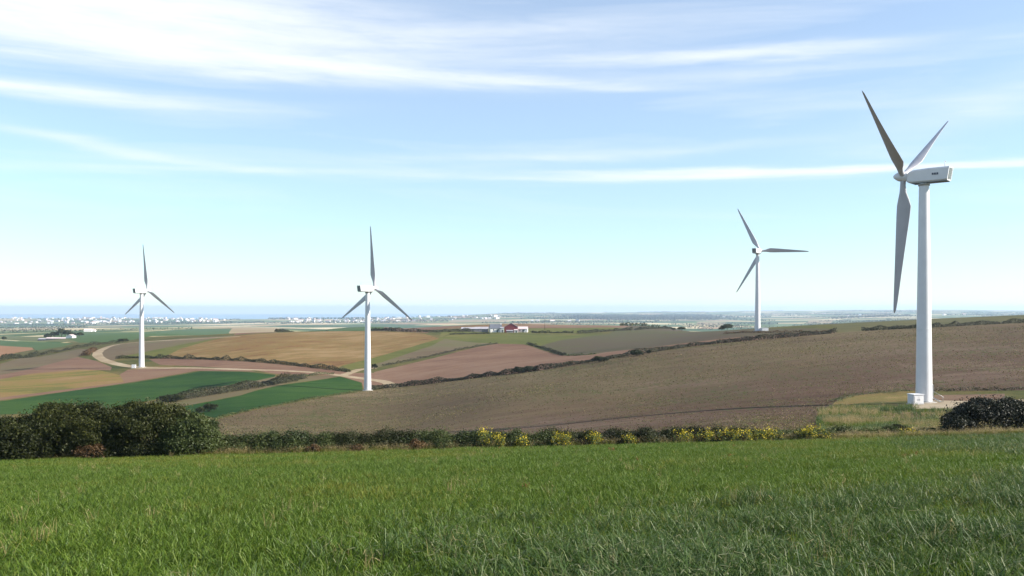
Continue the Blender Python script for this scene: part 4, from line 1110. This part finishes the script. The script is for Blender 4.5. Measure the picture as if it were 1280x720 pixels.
# ------------------------------------------------------------------ the town on the coast
def town():
    walls = [plain_mat('town_white', (0.80, 0.79, 0.77), 0.9), plain_mat('town_cream', (0.72, 0.66, 0.58), 0.9), plain_mat('town_pink', (0.62, 0.48, 0.44), 0.9), plain_mat('town_grey', (0.45, 0.45, 0.47), 0.9)]
    roofs = [plain_mat('town_slate', (0.14, 0.15, 0.19), 0.8), plain_mat('town_tile', (0.34, 0.22, 0.19), 0.8), plain_mat('town_flat', (0.5, 0.5, 0.52), 0.8)]
    protos = []
    for i in range(18):
        bm = bmesh.new(); w = random.uniform(12, 34); dp = random.uniform(10, 15); e = random.choice([5, 6, 7, 8, 11, 14]); kind = random.random()
        bx(bm, -w / 2, w / 2, -dp / 2, dp / 2, -4, e, 0)
        if kind < 0.75:
            rr = e + random.uniform(3, 5)
            v = [bm.verts.new(p) for p in ((-w / 2 - .4, -dp / 2 - .4, e + .02), (w / 2 + .4, -dp / 2 - .4, e + .02), (w / 2 + .4, dp / 2 + .4, e + .02), (-w / 2 - .4, dp / 2 + .4, e + .02), (-w / 2, 0, rr), (w / 2, 0, rr))]
            for q in ((0, 1, 5, 4), (2, 3, 4, 5), (1, 2, 5), (3, 0, 4), (3, 2, 1, 0)): bm.faces.new([v[k] for k in q]).material_index = 1
        else:
            bx(bm, -w / 2 + .5, w / 2 - .5, -dp / 2 + .5, dp / 2 - .5, e + .02, e + 1.2, 1)
        for r_ in range(max(1, int(e // 4))):                       # window bands
            for c_ in range(int(w // 5)):
                xx = -w / 2 + 2 + c_ * 5; bx(bm, xx, xx + 2, -dp / 2 - .15, -dp / 2 - .01, 1.2 + r_ * 3.6, 3.0 + r_ * 3.6, 2)
        me = bm_mesh('house', bm); me.materials.append(random.choice(walls[:2] + walls)); me.materials.append(random.choice(roofs)); me.materials.append(M['glassdark']); protos.append(me)
    spots = []
    for _ in range(175): spots.append((min(max(random.gauss(random.choice([20, 60, 100, 140, 190, 225, 262]), 22), -20), 300), random.uniform(6300, 8900)))
    for _ in range(85): spots.append((random.uniform(345, 520), random.uniform(5600, 7900)))
    for _ in range(26): spots.append((random.uniform(520, 625), random.uniform(6500, 9000)))
    for u, d in spots:
        x = (u - U0) / F * d; z = gz(x, d)
        if z < -138: continue
        o = obj('house', random.choice(protos)); o.location = (x, d, z); o.rotation_euler = (0, 0, R(random.uniform(-50, 60)))
        s = random.uniform(0.75, 1.35); o.scale = (s, s, s)
        left = u < 320
        tag(o, 'tiny pale house in the far coastal town at the left' if left else 'tiny pale house in the far wooded town behind the tan hillside', 'house',
            'houses of the left coastal town' if left else 'houses of the wooded town')
    # a scatter of single farms on the hills to the right
    n = 0
    for u, d in [(665, 5200), (672, 5300), (690, 5100), (700, 5150), (712, 5100), (722, 5200), (777, 9000), (880, 9000), (905, 8200), (930, 11800), (1030, 9800), (1060, 7600), (1075, 7900), (1093, 7000), (1110, 7300), (1180, 7400), (1205, 7700)]:
        x = (u - U0) / F * d; o = obj('house', random.choice(protos)); o.location = (x, d, gz(x, d)); o.rotation_euler = (0, 0, R(random.uniform(-40, 40)))
        tag(o, 'tiny white farm building on the hazy far hills', 'house', 'farm buildings on the far hills')


town()


def far_trees():
    """hedgerow trees and copses too far off to count"""
    P, S = [], []

    def belt(u0, u1, d0, d1, n, h):
        u = rng.uniform(u0, u1, n); d = d0 + (d1 - d0) * (u - u0) / (u1 - u0) + rng.normal(0, 25, n); x = (u - U0) / F * d
        z = ground(x, d) + rng.random(n) ** 0.7 * h
        P.append(np.stack([x, d, z], 1)); S.append(np.clip(d / F * 0.9, 1.5, 7) * rng.uniform(.7, 1.4, n))
    # belts in front of and among the town
    belt(-60, 330, 5600, 5900, 1500, 9); belt(-60, 75, 2300, 2500, 700, 8); belt(0, 110, 3900, 4200, 500, 8); belt(85, 240, 2150, 2500, 260, 5); belt(130, 330, 6200, 6300, 500, 9)
    belt(-60, 300, 7100, 7300, 420, 9); belt(-60, 300, 8200, 8300, 260, 9)
    belt(330, 560, 5500, 5700, 1100, 11); belt(335, 470, 7400, 7600, 700, 14); belt(380, 620, 6700, 6900, 600, 12); belt(420, 600, 8100, 8200, 300, 10)
    belt(560, 660, 1130, 1160, 0, 4); belt(775, 835, 1120, 1160, 500, 5); belt(930, 1050, 2600, 3200, 500, 10); belt(1010, 1160, 3600, 4400, 700, 10)
    belt(640, 780, 4700, 5000, 700, 10); belt(940, 1010, 640, 640, 0, 2); belt(1040, 1140, 6000, 6600, 800, 16)
    for _ in range(110):
        d = math.exp(rng.uniform(math.log(3000), math.log(13500))); u = rng.uniform(600, 1330); w = rng.uniform(10, 90)
        belt(u, u + w, d, d * rng.uniform(0.93, 1.07), int(w * 2.2), 9)
    P = np.concatenate(P); S = np.concatenate(S); n = len(P)
    nr = unit(n); nr[:, 2] = abs(nr[:, 2])
    me = leaves('far_trees', P, nr, S * 1.5, rng.random(n) * 0.8, 0.9)
    tag(obj('far_trees', me, M['leaf_dark']), 'dark hedgerow trees and copses scattered over the distant farmland', 'trees', kind='stuff')
    # the big wood on the far hillside
    n = 16000; u = np.concatenate([rng.normal(770, 30, n // 2), rng.normal(830, 34, n // 2)]); d = rng.uniform(6600, 9300, n); x = (u - U0) / F * d
    P = np.stack([x, d, ground(x, d) + rng.random(n) * 16], 1); nr = unit(n); nr[:, 2] = abs(nr[:, 2])
    tag(obj('far_wood', leaves('far_wood', P, nr, rng.uniform(9, 17, n), rng.random(n) * 0.6, 0.9), M['leaf_dark']), 'blue-dark wood covering the distant hillside behind the farm', 'wood', kind='stuff')


far_trees()
#@@PART3
# ------------------------------------------------------------------ grass of the meadow
LIB = bpy.data.collections.new('grass_tufts')


def tuft(name, nb, h, spread, lean, width, mat, seed, heads=0):
    rg = random.Random(seed); V, Fc, tn = [], [], []
    for b in range(nb):
        a = rg.uniform(0, 6.283); r = spread * math.sqrt(rg.random()); x0, y0 = r * math.cos(a), r * math.sin(a)
        hh = h * rg.uniform(0.55, 1.1); la = rg.uniform(0, 6.283); ln = hh * lean * rg.uniform(0.3, 1.3); dx, dy = math.cos(la) * ln, math.sin(la) * ln
        wa = rg.uniform(0, 6.283); w = width * rg.uniform(0.7, 1.3); wx, wy = math.cos(wa) * w / 2, math.sin(wa) * w / 2
        s = len(V); t0 = rg.random()
        for k, (f, wk) in enumerate(((0, 1.0), (0.45, 0.85), (0.8, 0.55))):
            c = (x0 + dx * f ** 2, y0 + dy * f ** 2, hh * f * (1 - 0.12 * f * lean))
            V += [(c[0] - wx * wk, c[1] - wy * wk, c[2]), (c[0] + wx * wk, c[1] + wy * wk, c[2])]
        V.append((x0 + dx * 1.15, y0 + dy * 1.15, hh * (1 - 0.28 * min(1, lean))))
        Fc += [(s, s + 1, s + 3, s + 2), (s + 2, s + 3, s + 5, s + 4), (s + 4, s + 5, s + 6)]; tn += [t0] * 3
        if b < heads:                                               # a drooping seed head
            s = len(V); p = Vector(V[-1]); q = p + Vector((dx, dy, 0)).normalized() * h * .22 + Vector((0, 0, -h * .06)); side = Vector((-dy, dx, 0)).normalized() * width * 0.6
            V += [tuple(p - side), tuple(p + side), tuple(q + side * .6), tuple(q - side * .6)]; Fc.append((s, s + 1, s + 2, s + 3)); tn.append(1.0)
    me = bpy.data.meshes.new(name); me.from_pydata(V, [], Fc); me.materials.append(mat)
    at = me.attributes.new('tint', 'FLOAT', 'FACE'); at.data.foreach_set('value', np.array(tn, np.float32))
    o = bpy.data.objects.new(name, me); LIB.objects.link(o); return o


gm = [leaf_mat('grass_fresh', [(0.0, (0.042, 0.085, 0.008)), (0.6, (0.075, 0.13, 0.013)), (1.0, (0.12, 0.165, 0.025))], 0.35, 0.5),
      leaf_mat('grass_yellowish', [(0.0, (0.07, 0.10, 0.010)), (0.6, (0.115, 0.145, 0.016)), (1.0, (0.19, 0.18, 0.035))], 0.35, 0.5),
      leaf_mat('grass_bluish', [(0.0, (0.028, 0.062, 0.011)), (0.6, (0.05, 0.094, 0.018)), (0.93, (0.085, 0.125, 0.03)), (1.0, (0.16, 0.17, 0.08))], 0.3, 0.5),
      leaf_mat('grass_dry', [(0.0, (0.17, 0.14, 0.05)), (0.6, (0.27, 0.21, 0.09)), (1.0, (0.36, 0.29, 0.15))], 0.3, 0.6),
      leaf_mat('dock_red', [(0.0, (0.10, 0.03, 0.012)), (1.0, (0.22, 0.08, 0.035))], 0.2, 0.6)]
# names sort alphabetically: 0-3 fresh, 4-6 yellowish, 7-9 bluish, 10-11 straw, 12 dock
for i in range(4): tuft('tuft_a%d' % i, 16, 0.26, 0.11, 0.55, 0.012, gm[0], i)
for i in range(3): tuft('tuft_b%d' % i, 15, 0.27, 0.12, 0.6, 0.012, gm[1], 10 + i)
for i in range(3): tuft('tuft_c%d' % i, 20, 0.36, 0.13, 0.75, 0.011, gm[2], 20 + i, 1)
for i in range(2): tuft('tuft_d%d' % i, 14, 0.55, 0.12, 0.35, 0.008, gm[3], 30 + i, 4)
tuft('tuft_e0', 12, 0.38, 0.1, 0.3, 0.03, gm[4], 40, 4)


def vnoise(x, y, s, seed):
    r_ = np.random.default_rng(seed); G_ = r_.random((64, 64))
    a, b = x / s + 31.7, y / s + 17.3; i, j = np.floor(a).astype(int), np.floor(b).astype(int); fa, fb = a - i, b - j
    fa = fa * fa * (3 - 2 * fa); fb = fb * fb * (3 - 2 * fb); g = lambda p, q: G_[p % 64, q % 64]
    return (g(i, j) * (1 - fa) + g(i + 1, j) * fa) * (1 - fb) + (g(i, j + 1) * (1 - fa) + g(i + 1, j + 1) * fa) * fb


def scatter(name, x, y, idx, scale, label, cat):
    n = len(x); z = ground(x, y)
    me = bpy.data.meshes.new(name); me.vertices.add(n); me.vertices.foreach_set('co', np.stack([x, y, z], 1).astype(np.float32).ravel())
    me.attributes.new('pick', 'INT', 'POINT').data.foreach_set('value', idx.astype(np.int32))
    me.attributes.new('size', 'FLOAT', 'POINT').data.foreach_set('value', scale.astype(np.float32))
    rot = np.stack([rng.normal(0, .12, n), rng.normal(0, .12, n), rng.uniform(0, 6.283, n)], 1).astype(np.float32)
    me.attributes.new('turn', 'FLOAT_VECTOR', 'POINT').data.foreach_set('vector', rot.ravel())
    o = obj(name, me); tag(o, label, cat, kind='stuff')
    ng = bpy.data.node_groups.new(name, 'GeometryNodeTree')
    ng.interface.new_socket('Geometry', in_out='INPUT', socket_type='NodeSocketGeometry'); ng.interface.new_socket('Geometry', in_out='OUTPUT', socket_type='NodeSocketGeometry')
    n_, l_ = ng.nodes, ng.links
    gi, go = n_.new('NodeGroupInput'), n_.new('NodeGroupOutput'); ip = n_.new('GeometryNodeInstanceOnPoints'); ci = n_.new('GeometryNodeCollectionInfo')
    ci.inputs['Collection'].default_value = LIB; ci.inputs['Separate Children'].default_value = True; ci.inputs['Reset Children'].default_value = True

    def at(nm, ty):
        q = n_.new('GeometryNodeInputNamedAttribute'); q.data_type = ty; q.inputs['Name'].default_value = nm; return q.outputs['Attribute']
    er = n_.new('FunctionNodeEulerToRotation')
    l_.new(gi.outputs[0], ip.inputs['Points']); l_.new(ci.outputs[0], ip.inputs['Instance']); ip.inputs['Pick Instance'].default_value = True
    l_.new(at('pick', 'INT'), ip.inputs['Instance Index']); l_.new(at('turn', 'FLOAT_VECTOR'), er.inputs[0]); l_.new(er.outputs[0], ip.inputs['Rotation'])
    l_.new(at('size', 'FLOAT'), ip.inputs['Scale']); l_.new(ip.outputs[0], go.inputs[0])
    o.modifiers.new('scatter', 'NODES').node_group = ng
    return o


def edge_y(x): return 52.6 + 0.03 * x                              # where the meadow ends


def meadow_grass():
    X, Y = [], []
    for (d0, d1, dens) in ((6, 14, 75), (14, 24, 55), (24, 36, 42), (36, 56, 34)):
        wmax = 0.72 * d1 + 1.5; n = int(2 * wmax * (d1 - d0) * dens)
        x = rng.uniform(-wmax, wmax, n); y = rng.uniform(d0, d1, n); k = (np.abs(x) < 0.70 * y + 2) & (y < edge_y(x) + 0.8)
        X.append(x[k]); Y.append(y[k])
    x, y = np.concatenate(X), np.concatenate(Y); n = len(x)
    n1, n2, n3 = vnoise(x, y, 5.5, 1), vnoise(x, y, 1.6, 2), vnoise(x, y, 11, 3)
    m_ = 0.5 * n1 + 0.25 * n2 + 0.25 * n3
    idx = rng.integers(0, 4, n)
    yel = (m_ + rng.normal(0, .12, n)) > 0.60; idx[yel] = 4 + rng.integers(0, 3, yel.sum())
    # longer bluish grass: near, and mostly to the right
    t = x / y
    p_blue = np.clip((15.5 + 8 * np.clip(t, -.6, .6) + 9 * (n1 - .5) - y) / 11.0, 0, 1) * (0.15 + 0.9 * n2) + np.clip((t - 0.40) * 2.0, 0, .3) * (n3 > .4)
    bl = rng.random(n) < p_blue; idx[bl] = 7 + rng.integers(0, 3, bl.sum())
    dk = (vnoise(x, y, 1.1, 9) > 0.965) & (t > -0.05) & (rng.random(n) < .5); idx[dk] = 12
    dry = rng.random(n) < 0.003 + 0.35 * np.clip((y - edge_y(x) + 0.6) / 1.0, 0, 1); idx[dry & ~dk] = 10 + rng.integers(0, 2, (dry & ~dk).sum())
    sc_ = rng.uniform(0.75, 1.25, n) * (0.8 + 0.4 * n2) * np.where(idx >= 10, 0.75, 1.0)
    scatter('meadow_grass', x, y, idx, sc_, 'lush green meadow grass filling the foreground', 'grass')


meadow_grass()


def verge():
    n = 16000
    x = rng.uniform(-36, 40, n); y = edge_y(x) + 0.4 + np.abs(rng.normal(0, 0.55, n))
    g = vnoise(x, y, 2.2, 5)
    keep = rng.random(n) < np.clip(g * 1.5, 0, 1); x, y, g = x[keep], y[keep], g[keep]
    idx = np.where(rng.random(len(x)) < 0.33, 10 + rng.integers(0, 2, len(x)), 4 + rng.integers(0, 3, len(x)))
    s = rng.uniform(0.7, 1.25, len(x)) * np.where(idx < 10, 1.6, 1.0)
    # rough growth right of the hedge, out to the turbine pad
    m_ = 42000; t = rng.uniform(0.345, 0.72, m_); d = rng.uniform(55, 138, m_); xx = t * d
    gg = vnoise(xx, d, 7, 6)
    lim = np.where(t < 0.36, 1000, 0); kk = rng.random(m_) < np.clip((150 - d) / 70, 0.1, 1) * (0.25 + 0.9 * gg); kk &= ~((xx > 62) & (d > 118) & (xx > 60)) & ~((t < .356) & (d < 75))
    xx, d, gg = xx[kk], d[kk], gg[kk]
    q = vnoise(xx, d, 3.6, 12) * .55 + vnoise(xx, d, 9.0, 13) * .45 + rng.normal(0, .07, len(xx)); rr = rng.integers(0, 2, len(xx))
    i2 = np.where(q < .42, 7 + rr, np.where(q < .55, 4 + rr, np.where(q < .63, 0 + rr, 10 + rr)))
    th = rng.random(len(xx)) < np.clip(1.5 - 2.2 * np.abs(vnoise(xx, d, 5.0, 14) - .2), 0.12, 1); xx, d, gg, i2 = xx[th], d[th], gg[th], i2[th]
    uu, vv = U0 + F * xx / d, V0 - F * ground(xx, d) / d
    th = ~((uu > 1148) & (vv > 490) & (vv < 513)) & ~((uu > 1098) & (uu < 1196) & (vv > 514) & (vv < 525) & (rng.random(len(xx)) < .85)); xx, d, i2 = xx[th], d[th], i2[th]
    s2 = rng.uniform(0.8, 1.5, len(xx)) * np.clip(d / 70, 1, 1.6)
    scatter('rough_verge_grass', np.concatenate([x, xx]), np.concatenate([y, d]), np.concatenate([idx, i2]), np.concatenate([s, s2]), 'dry pale grass and tall weeds along the hedge foot and turbine pad', 'grass')


verge()


def field_litter():
    """weeds, clods and stubble standing proud of the brown field"""
    n = 210000
    t = rng.uniform(-0.36, 0.66, n); d = np.exp(rng.uniform(math.log(70), math.log(345), n)); x = t * d
    P2 = np.array(densify([TL(p) for p in BROWN_TOP + RIGHT_TOP + [(1480, 0, 170), (1280, 487), (1165, 487), (1085, 491), (1050, 498), (1032, 509), (1026, 0, 80), (900, 0, 66), (640, 0, 66), (400, 0, 70), (264, 0, 120), (264, 0, 205)]], 0.03, True))
    ins = np.zeros(n, bool); cx, cy = t, np.log(d)
    for i in range(len(P2)):
        ax, ay = P2[i]; bx_, by = P2[(i + 1) % len(P2)]
        if ay != by: ins ^= ((ay > cy) != (by > cy)) & (cx < (bx_ - ax) * (cy - ay) / (by - ay) + ax)
    g = vnoise(x, d, 22, 8) * .6 + vnoise(x, d, 6, 10) * .4
    ins &= rng.random(n) < np.clip((g - 0.18) * 1.7, 0.08, 1)
    x, d, g = x[ins], d[ins], g[ins]; m_ = len(x)
    P = np.stack([x, d, ground(x, d) + 0.03], 1); nr = unit(m_); nr[:, 2] = abs(nr[:, 2]) * .5 + .2; nr /= np.linalg.norm(nr, axis=1, keepdims=True)
    mt = leaf_mat('field_weeds', [(0.0, (0.045, 0.028, 0.018)), (0.3, (0.085, 0.06, 0.034)), (0.55, (0.10, 0.10, 0.03)), (0.85, (0.16, 0.14, 0.055)), (1.0, (0.28, 0.21, 0.12))], 0.2, 0.8)
    me = leaves('field_weeds', P, nr, np.clip(d / 1108 * 1.15, 0.12, 0.34) * rng.uniform(.5, 1.4, m_), np.clip(rng.normal(0.2 + 0.55 * g, .24, m_), 0, 1), 0.7)
    tag(obj('field_weeds', me, mt), 'small weeds, clods and stubble dotted over the brown field', 'weeds', kind='stuff')


field_litter()
